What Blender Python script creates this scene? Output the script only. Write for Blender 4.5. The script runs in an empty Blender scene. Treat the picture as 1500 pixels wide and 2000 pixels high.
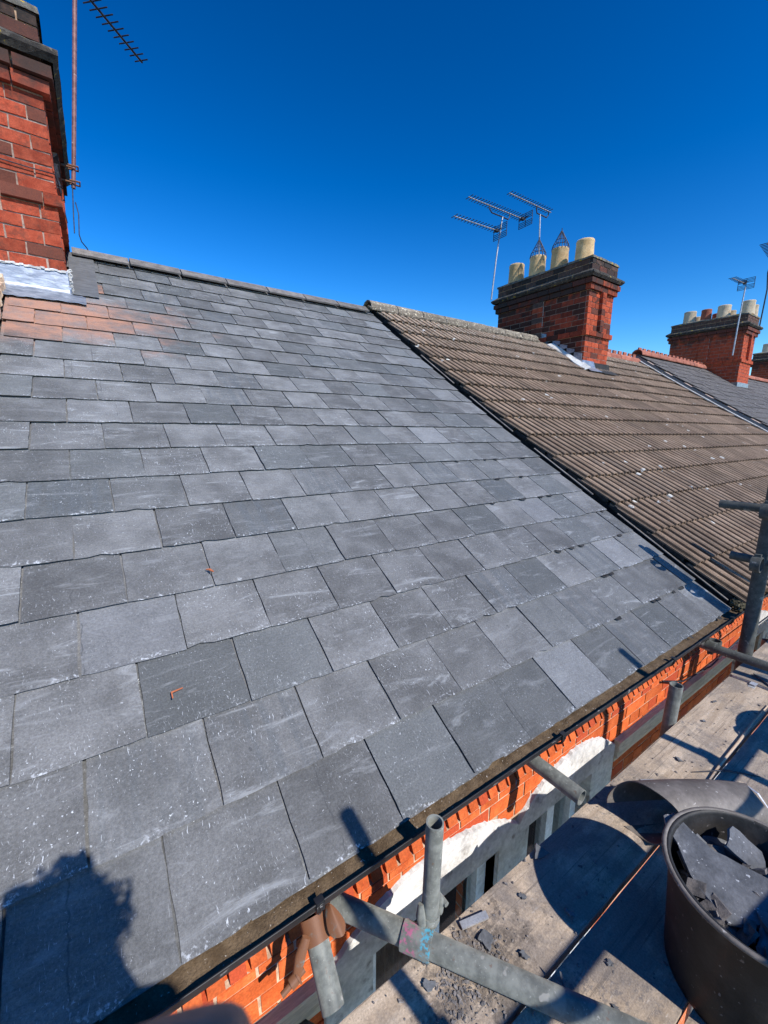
import bpy, math, random
from math import sin, cos, tan, atan, atan2, pi, radians, sqrt, hypot
from mathutils import Vector, Matrix, Euler, noise as mnoise

R = random.Random(7)
SC = bpy.context.scene
COL = SC.collection

# ---------------------------------------------------------------- camera, sky, sun, exposure
cd = bpy.data.cameras.new('camera')
cam = bpy.data.objects.new('camera', cd)
COL.objects.link(cam)
CAM = Vector((-0.3334, -0.8056, 1.1376))
YAW, PITCH, ROLL = 0.601273, 0.197231, 0.007656
_f = Vector((sin(YAW) * cos(PITCH), cos(YAW) * cos(PITCH), -sin(PITCH)))
_r0 = Vector((cos(YAW), -sin(YAW), 0))
_u0 = _r0.cross(_f)
C_R = cos(ROLL) * _r0 + sin(ROLL) * _u0
C_U = -sin(ROLL) * _r0 + cos(ROLL) * _u0
C_F = _f
cam.matrix_world = Matrix(((C_R.x, C_U.x, -C_F.x, CAM.x), (C_R.y, C_U.y, -C_F.y, CAM.y),
                           (C_R.z, C_U.z, -C_F.z, CAM.z), (0, 0, 0, 1)))
cd.sensor_fit = 'HORIZONTAL'
cd.sensor_width = 36
cd.lens = 19.42
cd.clip_start = 0.01
cd.clip_end = 3000
cd.dof.use_dof = True
cd.dof.focus_distance = 3.0
cd.dof.aperture_fstop = 20
SC.camera = cam

SUN = Vector((-0.14, 1.0, -0.93)).normalized()          # the way the light travels
EL = math.asin(-SUN.z)
AZ = atan2(-SUN.x, -SUN.y)                              # bearing of the sun from +y towards +x
w = bpy.data.worlds.new('World')
SC.world = w
w.use_nodes = True
nt = w.node_tree
nt.nodes.clear()
sky = nt.nodes.new('ShaderNodeTexSky')
sky.sky_type = 'NISHITA'
sky.sun_disc = False
sky.sun_elevation = EL
sky.sun_rotation = AZ
sky.altitude = 300
sky.air_density = 1.25
sky.dust_density = 0.0
sky.ozone_density = 5.0
hs = nt.nodes.new('ShaderNodeHueSaturation')
hs.inputs['Saturation'].default_value = 1.13
hs.inputs['Hue'].default_value = 0.499
bg = nt.nodes.new('ShaderNodeBackground')
bg.inputs['Strength'].default_value = 0.0445
wo = nt.nodes.new('ShaderNodeOutputWorld')
gm = nt.nodes.new('ShaderNodeGamma')
gm.inputs['Gamma'].default_value = 1.75
nt.links.new(sky.outputs[0], gm.inputs['Color'])
nt.links.new(gm.outputs[0], hs.inputs['Color'])
nt.links.new(hs.outputs[0], bg.inputs['Color'])
nt.links.new(bg.outputs[0], wo.inputs['Surface'])
sd = bpy.data.lights.new('sun', 'SUN')
sd.energy = 5.0
sd.angle = radians(0.53)
sd.color = (1.0, 0.955, 0.89)
sun = bpy.data.objects.new('sun', sd)
COL.objects.link(sun)
sun.rotation_euler = SUN.to_track_quat('-Z', 'Y').to_euler()
sun.location = (3, -8, 9)
vs = SC.view_settings
vs.view_transform = 'Standard'
vs.look = 'None'
vs.exposure = 0.27
vs.gamma = 1.0
vs.use_curve_mapping = False
SC.cycles.use_denoising = True
SC.cycles.max_bounces = 6


# ---------------------------------------------------------------- materials
def srgb(r, g, b):
    def f(c):
        c /= 255.0
        return c / 12.92 if c <= 0.04045 else ((c + 0.055) / 1.055) ** 2.4
    return (f(r), f(g), f(b), 1.0)


class NT:
    def __init__(s, name):
        s.m = bpy.data.materials.new(name)
        s.m.use_nodes = True
        s.t = s.m.node_tree
        s.t.nodes.clear()
        s.out = s.n('ShaderNodeOutputMaterial')
        s.b = s.n('ShaderNodeBsdfPrincipled')
        s.l(s.b.outputs[0], s.out.inputs['Surface'])

    def n(s, k):
        return s.t.nodes.new(k)

    def l(s, a, b):
        s.t.links.new(a, b)

    def put(s, sock, v):
        if isinstance(v, bpy.types.NodeSocket):
            s.l(v, sock)
        else:
            sock.default_value = v

    def coords(s, scale=(1, 1, 1), rnd=True, kind='Object', rot=(0, 0, 0)):
        tc = s.n('ShaderNodeTexCoord')
        v = tc.outputs[kind]
        if rnd:
            oi = s.n('ShaderNodeObjectInfo')
            mu = s.n('ShaderNodeVectorMath'); mu.operation = 'SCALE'
            mu.inputs[0].default_value = (31.7, 17.3, 23.9)
            s.l(oi.outputs['Random'], mu.inputs['Scale'])
            ad = s.n('ShaderNodeVectorMath'); ad.operation = 'ADD'
            s.l(v, ad.inputs[0]); s.l(mu.outputs[0], ad.inputs[1])
            v = ad.outputs[0]
        mp = s.n('ShaderNodeMapping')
        mp.inputs['Scale'].default_value = scale
        mp.inputs['Rotation'].default_value = rot
        s.l(v, mp.inputs['Vector'])
        return mp.outputs[0]

    def noise(s, vec, scale, detail=4, rough=0.55, dist=0.0):
        n = s.n('ShaderNodeTexNoise')
        n.inputs['Scale'].default_value = scale
        n.inputs['Detail'].default_value = detail
        n.inputs['Roughness'].default_value = rough
        n.inputs['Distortion'].default_value = dist
        s.l(vec, n.inputs['Vector'])
        return n.outputs[0]

    def ramp(s, fac, lo, hi, a=0.0, b=1.0):
        n = s.n('ShaderNodeMapRange')
        n.interpolation_type = 'SMOOTHSTEP'
        n.inputs['From Min'].default_value = lo
        n.inputs['From Max'].default_value = hi
        n.inputs['To Min'].default_value = a
        n.inputs['To Max'].default_value = b
        s.l(fac, n.inputs['Value'])
        return n.outputs[0]

    def math(s, op, a, b=0.0):
        n = s.n('ShaderNodeMath'); n.operation = op
        s.put(n.inputs[0], a); s.put(n.inputs[1], b)
        return n.outputs[0]

    def mix(s, fac, a, b, mode='MIX'):
        n = s.n('ShaderNodeMix'); n.data_type = 'RGBA'; n.blend_type = mode
        s.put(n.inputs[0], fac); s.put(n.inputs[6], a); s.put(n.inputs[7], b)
        return n.outputs[2]

    def rnd(s):
        return s.n('ShaderNodeObjectInfo').outputs['Random']

    def rnd2(s, k):
        a = s.math('MULTIPLY', s.rnd(), k)
        return s.math('FRACT', a)

    def val(s, col, v):
        n = s.n('ShaderNodeHueSaturation')
        s.put(n.inputs['Value'], v); s.put(n.inputs['Color'], col)
        return n.outputs[0]

    def bump(s, h, strength=0.3, dist=0.01):
        n = s.n('ShaderNodeBump')
        n.inputs['Strength'].default_value = strength
        n.inputs['Distance'].default_value = dist
        s.l(h, n.inputs['Height'])
        s.l(n.outputs[0], s.b.inputs['Normal'])

    def fin(s, col, rough=0.8, metal=0.0, spec=0.4):
        s.put(s.b.inputs['Base Color'], col)
        s.put(s.b.inputs['Roughness'], rough)
        s.put(s.b.inputs['Metallic'], metal)
        s.b.inputs['Specular IOR Level'].default_value = spec
        if 'Diffuse Roughness' in s.b.inputs and isinstance(rough, float) and rough > 0.6:
            s.b.inputs['Diffuse Roughness'].default_value = 0.9
        return s.m


def pm(name, c1, c2, scale=8, rough=0.8, bump=0.3, bdist=0.004, rnd=0.15, metal=0.0, stretch=(1, 1, 1),
       specks=None, dirt=None, spec=0.4, lo=0.35, hi=0.65, objr=True):
    t = NT(name)
    v = t.coords(stretch, objr)
    n = t.noise(v, scale, 6, 0.6)
    col = t.mix(t.ramp(n, lo, hi), c1, c2)
    fine = t.noise(v, scale * 7, 5, 0.7)
    col = t.mix(0.45, col, t.val(col, t.ramp(fine, 0.25, 0.75, 0.55, 1.45)))
    if dirt:
        dn = t.noise(v, dirt[1], 5, 0.6)
        col = t.mix(t.ramp(dn, dirt[2], dirt[2] + 0.12), col, dirt[0])
    if specks:
        sn = t.noise(v, specks[1], 3, 0.5)
        col = t.mix(t.ramp(sn, specks[2], specks[2] + 0.04), col, specks[0])
    if rnd:
        k = t.ramp(t.rnd(), 0, 1, 1 - rnd, 1 + rnd)
        col = t.val(col, k)
    t.bump(fine, bump, bdist)
    return t.fin(col, rough, metal, spec)


def slate_mat():
    t = NT('slate')
    v = t.coords((1, 1, 1))
    vl = t.coords((1, 1, 1), False)
    tc = t.n('ShaderNodeTexCoord')
    sx = t.n('ShaderNodeSeparateXYZ'); t.l(tc.outputs['Object'], sx.inputs[0])
    big = t.noise(v, 5.5, 5, 0.6)
    fine = t.noise(v, 150, 4, 0.7)
    col = t.mix(t.ramp(big, 0.3, 0.7), (0.102, 0.1025, 0.1035, 1), (0.170, 0.171, 0.173, 1))
    col = t.mix(t.ramp(t.rnd2(7.13), 0.62, 1.0, 0, 0.6), col, (0.108, 0.117, 0.121, 1))      # greener ones
    col = t.val(col, t.ramp(t.rnd2(3.77), 0, 1, 0.79, 1.17))
    lt = t.ramp(t.rnd2(11.9), 0.965, 0.975, 0.0, 0.32)                                # a few dusty pale ones
    col = t.mix(lt, col, (0.27, 0.28, 0.30, 1))
    dk = t.ramp(t.rnd2(23.3), 0.90, 0.93, 0.0, 0.6)                                  # a few darker, riven
    riv = t.noise(t.coords((26, 1.6, 1), True), 1.0, 4, 0.6)
    col = t.mix(t.math('MULTIPLY', dk, t.ramp(riv, 0.4, 0.62)), col, (0.09, 0.1, 0.11, 1))
    # riven cloudiness and grain
    col = t.mix(0.75, col, t.val(col, t.ramp(fine, 0.3, 0.7, 0.72, 1.28)))
    gr2 = t.noise(v, 420, 3, 0.7)
    col = t.mix(0.5, col, t.val(col, t.ramp(gr2, 0.3, 0.7, 0.7, 1.3)))
    smear = t.noise(t.coords((3, 9, 1), True, rot=(0, 0, 0.5)), 2.2, 5, 0.65)
    col = t.mix(t.ramp(smear, 0.56, 0.78, 0, 0.35), col, (0.3, 0.31, 0.33, 1))
    # scratches: fine pale dashes at odd angles, thinned out by a patchy mask
    patch = t.ramp(t.noise(v, 6, 4, 0.6), 0.36, 0.6)
    amount = t.ramp(t.rnd2(13.7), 0, 1, 0.5, 1.15)
    white = (0.60, 0.625, 0.66, 1)
    wv = t.n('ShaderNodeTexNoise'); wv.inputs['Scale'].default_value = 11; t.l(v, wv.inputs['Vector'])
    for rot, sc, th in ((0.35, (210, 34, 1), 0.685), (1.2, (260, 22, 1), 0.70), (-0.6, (300, 40, 1), 0.685), (2.2, (330, 18, 1), 0.705), (0.9, (420, 60, 1), 0.68)):
        c = t.n('ShaderNodeVectorMath'); c.operation = 'ADD'
        sw = t.n('ShaderNodeVectorMath'); sw.operation = 'SCALE'; sw.inputs['Scale'].default_value = 0.05
        t.l(wv.outputs[1], sw.inputs[0]); t.l(v, c.inputs[0]); t.l(sw.outputs[0], c.inputs[1])
        mp = t.n('ShaderNodeMapping'); mp.vector_type = 'POINT'
        mp.inputs['Rotation'].default_value = (0, 0, rot); mp.inputs['Scale'].default_value = sc
        t.l(c.outputs[0], mp.inputs['Vector'])
        d = t.noise(mp.outputs[0], 1.0, 3, 0.6)
        m = t.math('MULTIPLY', t.math('MULTIPLY', t.ramp(d, th - 0.008, th + 0.045, 0, 0.8), patch), amount)
        col = t.mix(m, col, white)
    chips = t.noise(v, 120, 4, 0.6)
    m = t.math('MULTIPLY', t.ramp(chips, 0.635, 0.70, 0, 0.85), t.ramp(t.noise(v, 8, 4, 0.6), 0.42, 0.62))
    col = t.mix(t.math('MULTIPLY', m, amount), col, white)
    # a faint dark split running up some slates
    lx = t.math('SUBTRACT', sx.outputs['X'], t.ramp(t.rnd2(17.3), 0, 1, -0.16, 0.16))
    lx = t.math('ADD', lx, t.ramp(t.noise(t.coords((3, 14, 1)), 2.0, 3, 0.5), 0.2, 0.8, -0.006, 0.006))
    ln_ = t.ramp(t.math('ABSOLUTE', lx), 0.0008, 0.003, 0.55, 0.0)
    ln_ = t.math('MULTIPLY', ln_, t.math('MULTIPLY', t.ramp(t.rnd2(29.9), 0.5, 0.52), t.ramp(t.noise(v, 12, 3, 0.6), 0.42, 0.52)))
    col = t.mix(ln_, col, (0.05, 0.052, 0.055, 1))
    swp = t.noise(t.coords((1, 5, 1), True, rot=(0, 0, 0.25)), 3.0, 6, 0.7, 1.2)
    col = t.mix(t.math('MULTIPLY', t.ramp(swp, 0.54, 0.72, 0, 0.7), amount), col, (0.31, 0.32, 0.33, 1))
    # chalky bruising along parts of the dressed tail
    ed = t.ramp(sx.outputs['Y'], 0.0, 0.034, 1.0, 0.0)
    em = t.math('MULTIPLY', ed, t.ramp(t.noise(v, 95, 4, 0.65), 0.52, 0.64, 0, 0.8))
    em = t.math('MULTIPLY', em, t.ramp(t.noise(v, 9, 3, 0.6), 0.46, 0.60))
    col = t.mix(em, col, white)
    dot = t.noise(v, 33, 1, 0.3)
    col = t.mix(t.ramp(dot, 0.80, 0.83, 0, 0.6), col, (0.06, 0.062, 0.066, 1))
    # brick dust washed down from the chimney (position mask, a stain with its own shape)
    g = t.n('ShaderNodeNewGeometry')
    ds = t.n('ShaderNodeVectorMath'); ds.operation = 'DISTANCE'
    sc = t.n('ShaderNodeVectorMath'); sc.operation = 'MULTIPLY'
    t.l(g.outputs['Position'], sc.inputs[0]); sc.inputs[1].default_value = (0.72, 1.15, 0.6)
    t.l(sc.outputs[0], ds.inputs[0])
    ds.inputs[1].default_value = (-0.42 * 0.72, 3.32 * 1.15, 2.0 * 0.6)
    wob = t.math('ADD', ds.outputs['Value'], t.ramp(t.noise(t.coords((1, 1, 1), False), 9, 4, 0.6), 0.2, 0.8, -0.12, 0.12))
    wob = t.math('ADD', wob, t.ramp(t.rnd2(5.1), 0, 1, -0.17, 0.17))
    col = t.mix(t.math('MULTIPLY', t.ramp(wob, 0.22, 0.66, 0.85, 0.0), t.ramp(t.noise(v, 7, 5, 0.65), 0.3, 0.6, 0.35, 1.0)), col, (0.40, 0.20, 0.13, 1))
    h = t.math('ADD', t.math('MULTIPLY', fine, 0.35), t.math('MULTIPLY', t.noise(t.coords((2, 5, 1)), 9, 6, 0.65), 1.0))
    t.bump(h, 0.9, 0.0055)
    return t.fin(col, 0.66, 0, 0.3)


def wood_mat():
    t = NT('scaffold_board_wood')
    v = t.coords((0.6, 9, 9))
    v1 = t.coords((1, 1, 1))
    gr = t.noise(v, 4, 6, 0.65, 0.6)
    col = t.mix(t.ramp(gr, 0.3, 0.7), (0.38, 0.295, 0.215, 1), (0.55, 0.45, 0.345, 1))
    pat = t.noise(v1, 5, 6, 0.7)
    col = t.mix(t.ramp(pat, 0.48, 0.68, 0, 0.75), col, (0.235, 0.205, 0.18, 1))
    mud = t.noise(v1, 60, 5, 0.7)
    msk = t.ramp(t.noise(v1, 3.3, 4, 0.6), 0.46, 0.64)
    col = t.mix(t.math('MULTIPLY', msk, t.ramp(mud, 0.5, 0.62, 0, 0.75)), col, (0.16, 0.15, 0.15, 1))
    pale = t.noise(t.coords((5, 26, 10)), 5, 3, 0.6)
    col = t.mix(t.ramp(pale, 0.64, 0.7, 0, 0.6), col, (0.62, 0.56, 0.5, 1))
    spl = t.noise(t.coords((1.1, 60, 9)), 1.6, 4, 0.6, 0.4)
    col = t.mix(t.ramp(spl, 0.60, 0.66, 0, 0.65), col, (0.13, 0.105, 0.085, 1))
    foot = t.noise(v1, 2.6, 5, 0.7, 0.8)
    col = t.mix(t.ramp(foot, 0.46, 0.60, 0, 0.65), col, (0.20, 0.175, 0.158, 1))
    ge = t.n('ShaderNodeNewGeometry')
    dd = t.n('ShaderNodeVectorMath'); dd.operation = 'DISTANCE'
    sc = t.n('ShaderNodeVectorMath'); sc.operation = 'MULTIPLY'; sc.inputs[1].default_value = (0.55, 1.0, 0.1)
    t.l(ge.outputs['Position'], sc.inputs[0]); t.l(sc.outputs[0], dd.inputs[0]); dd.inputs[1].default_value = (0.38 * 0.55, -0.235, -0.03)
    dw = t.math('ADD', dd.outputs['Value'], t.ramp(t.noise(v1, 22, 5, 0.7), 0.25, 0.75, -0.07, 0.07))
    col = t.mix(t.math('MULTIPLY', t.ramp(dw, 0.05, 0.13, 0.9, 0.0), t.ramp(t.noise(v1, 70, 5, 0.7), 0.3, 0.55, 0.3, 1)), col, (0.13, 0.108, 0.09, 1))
    grit = t.noise(v1, 190, 4, 0.7)
    col = t.mix(0.5, col, t.val(col, t.ramp(grit, 0.3, 0.7, 0.6, 1.35)))
    t.bump(t.math('ADD', t.math('MULTIPLY', gr, 1.0), t.math('ADD', grit, mud)), 0.55, 0.004)
    return t.fin(col, 0.85, 0, 0.3)


def pebble_tile_mat():
    t = NT('concrete_tile')
    v = t.coords((1, 1, 1))
    g = t.noise(v, 5, 5, 0.6)
    col = t.mix(t.ramp(g, 0.3, 0.7), (0.195, 0.132, 0.09, 1), (0.29, 0.205, 0.145, 1))
    fine = t.noise(v, 120, 5, 0.75)
    col = t.mix(0.7, col, t.val(col, t.ramp(fine, 0.3, 0.7, 0.5, 1.5)))
    col = t.val(col, t.ramp(t.rnd2(3.3), 0, 1, 0.82, 1.15))
    stain = t.noise(t.coords((16, 1.4, 1)), 1.6, 5, 0.6)
    col = t.mix(t.ramp(stain, 0.5, 0.72, 0, 0.6), col, (0.105, 0.088, 0.074, 1))
    # dirt lying in the channels between the rolls
    tc = t.n('ShaderNodeTexCoord'); sx = t.n('ShaderNodeSeparateXYZ'); t.l(tc.outputs['Object'], sx.inputs[0])
    fx = t.math('FRACT', t.math('MULTIPLY', t.math('ADD', sx.outputs['X'], 0.168), 1 / 0.112))
    ch = t.math('MULTIPLY', t.ramp(fx, 0.02, 0.10, 0, 1), t.ramp(fx, 0.30, 0.36, 1, 0))
    wr = t.ramp(t.noise(t.coords((9, 9, 9)), 1.5, 4, 0.6), 0.3, 0.6, 0.55, 0.95)
    col = t.mix(t.math('MULTIPLY', ch, wr), col, (0.055, 0.042, 0.033, 1))
    vo = t.n('ShaderNodeTexVoronoi'); vo.inputs['Scale'].default_value = 7.0; vo.inputs['Randomness'].default_value = 1.0
    wob_ = t.n('ShaderNodeVectorMath'); wob_.operation = 'ADD'
    ns = t.n('ShaderNodeTexNoise'); ns.inputs['Scale'].default_value = 45; t.l(v, ns.inputs['Vector'])
    sc2 = t.n('ShaderNodeVectorMath'); sc2.operation = 'SCALE'; sc2.inputs['Scale'].default_value = 0.035
    t.l(ns.outputs[1], sc2.inputs[0]); t.l(v, wob_.inputs[0]); t.l(sc2.outputs[0], wob_.inputs[1])
    t.l(wob_.outputs[0], vo.inputs['Vector'])
    cr = t.n('ShaderNodeSeparateColor'); t.l(vo.outputs['Color'], cr.inputs[0])
    rad = t.ramp(cr.outputs[0], 0.6, 1.0, 0.0, 0.22)
    edge = t.math('SUBTRACT', rad, vo.outputs['Distance'])
    spot = t.ramp(edge, 0.0, 0.03, 0, 0.9)
    hole = t.math('MULTIPLY', t.ramp(edge, 0.06, 0.09, 0, 1), t.ramp(cr.outputs[1], 0.5, 0.55, 0, 0.8))
    col = t.mix(t.math('SUBTRACT', spot, hole), col, (0.62, 0.61, 0.57, 1))
    # lichen thickens towards the ridge
    ge = t.n('ShaderNodeNewGeometry'); s = t.n('ShaderNodeSeparateXYZ'); t.l(ge.outputs['Position'], s.inputs[0])
    up = t.ramp(s.outputs['Z'], 1.9, 2.9, 0.0, 0.9)
    l2 = t.math('MULTIPLY', up, t.ramp(t.noise(v, 55, 4, 0.65), 0.53, 0.60))
    col = t.mix(l2, col, (0.46, 0.43, 0.36, 1))
    t.bump(fine, 0.5, 0.003)
    return t.fin(col, 0.9, 0, 0.25)


def tube_mat(name, paint=False, rust=0.0, dark=1.0):
    t = NT(name)
    v = t.coords((1, 1, 1))
    n = t.noise(v, 26, 6, 0.65)
    k = dark
    col = t.mix(t.ramp(n, 0.35, 0.65), (0.135 * k, 0.142 * k, 0.128 * k, 1), (0.24 * k, 0.248 * k, 0.222 * k, 1))
    st = t.noise(t.coords((60, 60, 4)), 1, 4, 0.6)
    col = t.mix(t.ramp(st, 0.5, 0.75, 0, 0.5), col, (0.11, 0.11, 0.10, 1))
    sp = t.noise(v, 110, 4, 0.6)
    col = t.mix(t.ramp(sp, 0.64, 0.7, 0, 0.55), col, (0.45, 0.45, 0.42, 1))
    spl = t.noise(v, 19, 3, 0.5)
    col = t.mix(t.ramp(spl, 0.66, 0.70, 0, 0.7), col, (0.36, 0.35, 0.32, 1))
    rf = t.noise(v, 48, 5, 0.7)
    col = t.mix(t.ramp(rf, 0.62, 0.70, 0, 0.6), col, (0.16, 0.075, 0.04, 1))
    if rust:
        rn = t.noise(v, 30, 5, 0.65)
        col = t.mix(t.ramp(rn, 0.62 - rust * 0.4, 0.8 - rust * 0.4), col, (0.20, 0.088, 0.045, 1))
    if paint:
        ge = t.n('ShaderNodeTexCoord'); s = t.n('ShaderNodeSeparateXYZ'); t.l(ge.outputs['Object'], s.inputs[0])
        pk = t.math('MULTIPLY', t.ramp(s.outputs['Z'], 0.010, 0.0, 0, 1), t.ramp(t.noise(v, 62, 5, 0.7), 0.50, 0.62, 0, 0.7))
        col = t.mix(pk, col, (0.50, 0.10, 0.24, 1))
        bl = t.math('MULTIPLY', t.ramp(s.outputs['Z'], 0.004, 0.02, 0, 1), t.ramp(t.noise(v, 75, 5, 0.7), 0.47, 0.58, 0, 0.85))
        col = t.mix(bl, col, (0.07, 0.38, 0.52, 1))
    t.bump(sp, 0.25, 0.002)
    return t.fin(col, 0.62, 0.12, 0.4)


def brick_mat(name, a, b, dark, pd, rnd, sootz=None):
    t = NT(name)
    v = t.coords((1, 1, 1))
    n = t.noise(v, 16, 6, 0.65)
    col = t.mix(t.ramp(n, 0.3, 0.7), a, b)
    m = t.ramp(t.math('ADD', t.rnd2(4.7), t.math('MULTIPLY', t.noise(v, 9, 3, 0.5), 0.5)), 1.25 - pd, 1.33 - pd, 0, 0.85)
    col = t.mix(m, col, dark)
    blot = t.noise(v, 13, 5, 0.7)
    col = t.mix(t.ramp(blot, 0.5, 0.68, 0, 0.55 if name.startswith('near') else 0.3), col, dark)
    gr = t.noise(v, 130, 4, 0.75)
    col = t.mix(0.6, col, t.val(col, t.ramp(gr, 0.28, 0.72, 0.62, 1.38)))
    col = t.val(col, t.ramp(t.rnd2(9.1), 0, 1, 1 - rnd, 1 + rnd))
    if sootz:
        ge = t.n('ShaderNodeNewGeometry'); s = t.n('ShaderNodeSeparateXYZ'); t.l(ge.outputs['Position'], s.inputs[0])
        z = t.math('ADD', s.outputs['Z'], t.ramp(t.noise(t.coords((1, 1, 1), False), 5, 4, 0.6), 0.2, 0.8, -0.25, 0.25))
        col = t.mix(t.ramp(z, sootz, sootz + 0.35, 0, 0.8), col, (0.055, 0.042, 0.036, 1))
    t.bump(t.math('ADD', gr, n), 0.5, 0.005)
    return t.fin(col, 0.88, 0, 0.25)


def lead_mat(name, a, b, shiny):
    t = NT(name)
    v = t.coords((1, 1, 1))
    n = t.noise(t.coords((4, 10, 18)), 2.2, 5, 0.65, 0.8)
    col = t.mix(t.ramp(n, 0.3, 0.7), a, b)
    t.bump(t.noise(v, 9, 3, 0.5), 0.22, 0.015)
    return t.fin(col, shiny, 0.45, 0.5)


M = {}
M['slate'] = slate_mat()
M['wood'] = wood_mat()
M['tile'] = pebble_tile_mat()
M['tube'] = tube_mat('galvanised_tube')
M['tube_dark'] = tube_mat('weathered_tube', dark=0.5)
M['tube_paint'] = tube_mat('painted_sleeve', paint=True, dark=0.9)
M['rust'] = tube_mat('rusty_coupler', rust=0.88, dark=0.8)
M['brick'] = brick_mat('orange_brick', (0.50, 0.095, 0.022, 1), (0.66, 0.155, 0.042, 1), (0.42, 0.065, 0.025, 1), 0.25, 0.14)
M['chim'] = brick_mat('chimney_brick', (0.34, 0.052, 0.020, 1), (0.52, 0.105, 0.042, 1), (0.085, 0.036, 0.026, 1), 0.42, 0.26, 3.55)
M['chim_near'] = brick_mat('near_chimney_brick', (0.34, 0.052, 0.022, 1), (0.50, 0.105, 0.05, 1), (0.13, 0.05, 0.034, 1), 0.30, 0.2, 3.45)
M['flank'] = brick_mat('shaded_flank_brick', (0.20, 0.033, 0.016, 1), (0.34, 0.062, 0.028, 1), (0.045, 0.024, 0.018, 1), 0.46, 0.3, 3.35)  # darker copy of the chimney brick, shade of the side face painted in
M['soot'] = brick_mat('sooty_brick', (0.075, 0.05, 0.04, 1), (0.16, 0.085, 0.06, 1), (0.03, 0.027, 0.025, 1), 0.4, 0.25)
M['mortar'] = pm('mortar', (0.42, 0.27, 0.18, 1), (0.62, 0.46, 0.32, 1), 20, 0.95, 0.6, 0.004, 0)
M['mortar_dark'] = pm('old_mortar', (0.30, 0.22, 0.18, 1), (0.52, 0.40, 0.33, 1), 20, 0.95, 0.6, 0.004, 0)
M['stucco'] = pm('white_stucco', (0.50, 0.485, 0.46, 1), (0.66, 0.65, 0.63, 1), 6, 0.9, 0.8, 0.008, 0,
                 dirt=((0.28, 0.255, 0.235, 1), 11, 0.58))
M['cream'] = pm('cream_paint', (0.62, 0.56, 0.44, 1), (0.74, 0.68, 0.56, 1), 9, 0.7, 0.3, 0.003, 0, stretch=(0.3, 3, 3),
                dirt=((0.36, 0.32, 0.26, 1), 13, 0.62))
M['upvc'] = pm('white_plastic', (0.72, 0.73, 0.74, 1), (0.8, 0.8, 0.8, 1), 6, 0.35, 0.05, 0.001, 0)
M['black_plastic'] = pm('black_gutter_plastic', (0.008, 0.008, 0.009, 1), (0.022, 0.022, 0.023, 1), 18, 0.5, 0.15, 0.002, 0,
                        specks=((0.22, 0.21, 0.2, 1), 70, 0.66), stretch=(0.4, 1, 1))
M['silt'] = pm('gutter_silt', (0.085, 0.055, 0.028, 1), (0.155, 0.108, 0.062, 1), 22, 0.75, 0.9, 0.012, 0,
               specks=((0.5, 0.46, 0.4, 1), 120, 0.68))
M['felt'] = pm('roofing_felt', (0.012, 0.012, 0.013, 1), (0.04, 0.038, 0.036, 1), 20, 0.85, 0.3, 0.004, 0)
M['ridge_grey'] = pm('grey_ridge_clay', (0.125, 0.113, 0.106, 1), (0.20, 0.184, 0.172, 1), 12, 0.8, 0.4, 0.004, 0.14)
M['ridge_old'] = pm('lichen_ridge', (0.17, 0.14, 0.105, 1), (0.28, 0.235, 0.18, 1), 14, 0.92, 0.6, 0.008, 0.15,
                    specks=((0.58, 0.52, 0.40, 1), 34, 0.6), dirt=((0.15, 0.12, 0.09, 1), 9, 0.58))
M['ridge_red'] = pm('red_ridge_clay', (0.36, 0.115, 0.07, 1), (0.48, 0.18, 0.115, 1), 12, 0.85, 0.4, 0.004, 0.15)
M['far_slate'] = pm('old_slate', (0.10, 0.088, 0.082, 1), (0.165, 0.148, 0.138, 1), 9, 0.85, 0.5, 0.006, 0.2,
                    specks=((0.5, 0.49, 0.46, 1), 21, 0.66))
M['lead'] = lead_mat('new_lead', (0.13, 0.15, 0.19, 1), (0.34, 0.37, 0.42, 1), 0.42)
M['lead_dark'] = lead_mat('dull_lead', (0.13, 0.135, 0.14, 1), (0.20, 0.205, 0.21, 1), 0.6)
M['flaunch'] = pm('lichen_cement', (0.13, 0.12, 0.10, 1), (0.26, 0.24, 0.20, 1), 16, 0.95, 0.8, 0.012, 0.0,
                  specks=((0.62, 0.42, 0.05, 1), 16, 0.60), dirt=((0.09, 0.085, 0.07, 1), 12, 0.56))
M['cap'] = pm('sooty_cap', (0.035, 0.03, 0.026, 1), (0.105, 0.092, 0.075, 1), 16, 0.95, 0.8, 0.012, 0.0,
               specks=((0.40, 0.28, 0.05, 1), 16, 0.64), dirt=((0.24, 0.22, 0.18, 1), 12, 0.60))
M['pot'] = pm('buff_clay', (0.58, 0.40, 0.19, 1), (0.72, 0.53, 0.28, 1), 9, 0.8, 0.3, 0.004, 0.1, dirt=((0.30, 0.19, 0.10, 1), 10, 0.63))
M['pot_white'] = pm('cream_clay', (0.58, 0.47, 0.32, 1), (0.70, 0.60, 0.44, 1), 9, 0.8, 0.3, 0.004, 0.1)
M['pot_red'] = pm('terracotta', (0.36, 0.10, 0.055, 1), (0.46, 0.15, 0.08, 1), 9, 0.8, 0.3, 0.004, 0.1)
M['wire'] = pm('dark_wire', (0.02, 0.022, 0.03, 1), (0.06, 0.06, 0.07, 1), 30, 0.5, 0.1, 0.001, 0, metal=0.6)
M['alu'] = pm('weathered_aluminium', (0.26, 0.265, 0.28, 1), (0.42, 0.425, 0.44, 1), 30, 0.45, 0.1, 0.001, 0, metal=0.6)
M['pole_red'] = pm('red_brown_pole', (0.13, 0.055, 0.05, 1), (0.24, 0.11, 0.10, 1), 25, 0.55, 0.2, 0.002, 0,
                   specks=((0.6, 0.58, 0.55, 1), 40, 0.7))
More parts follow.
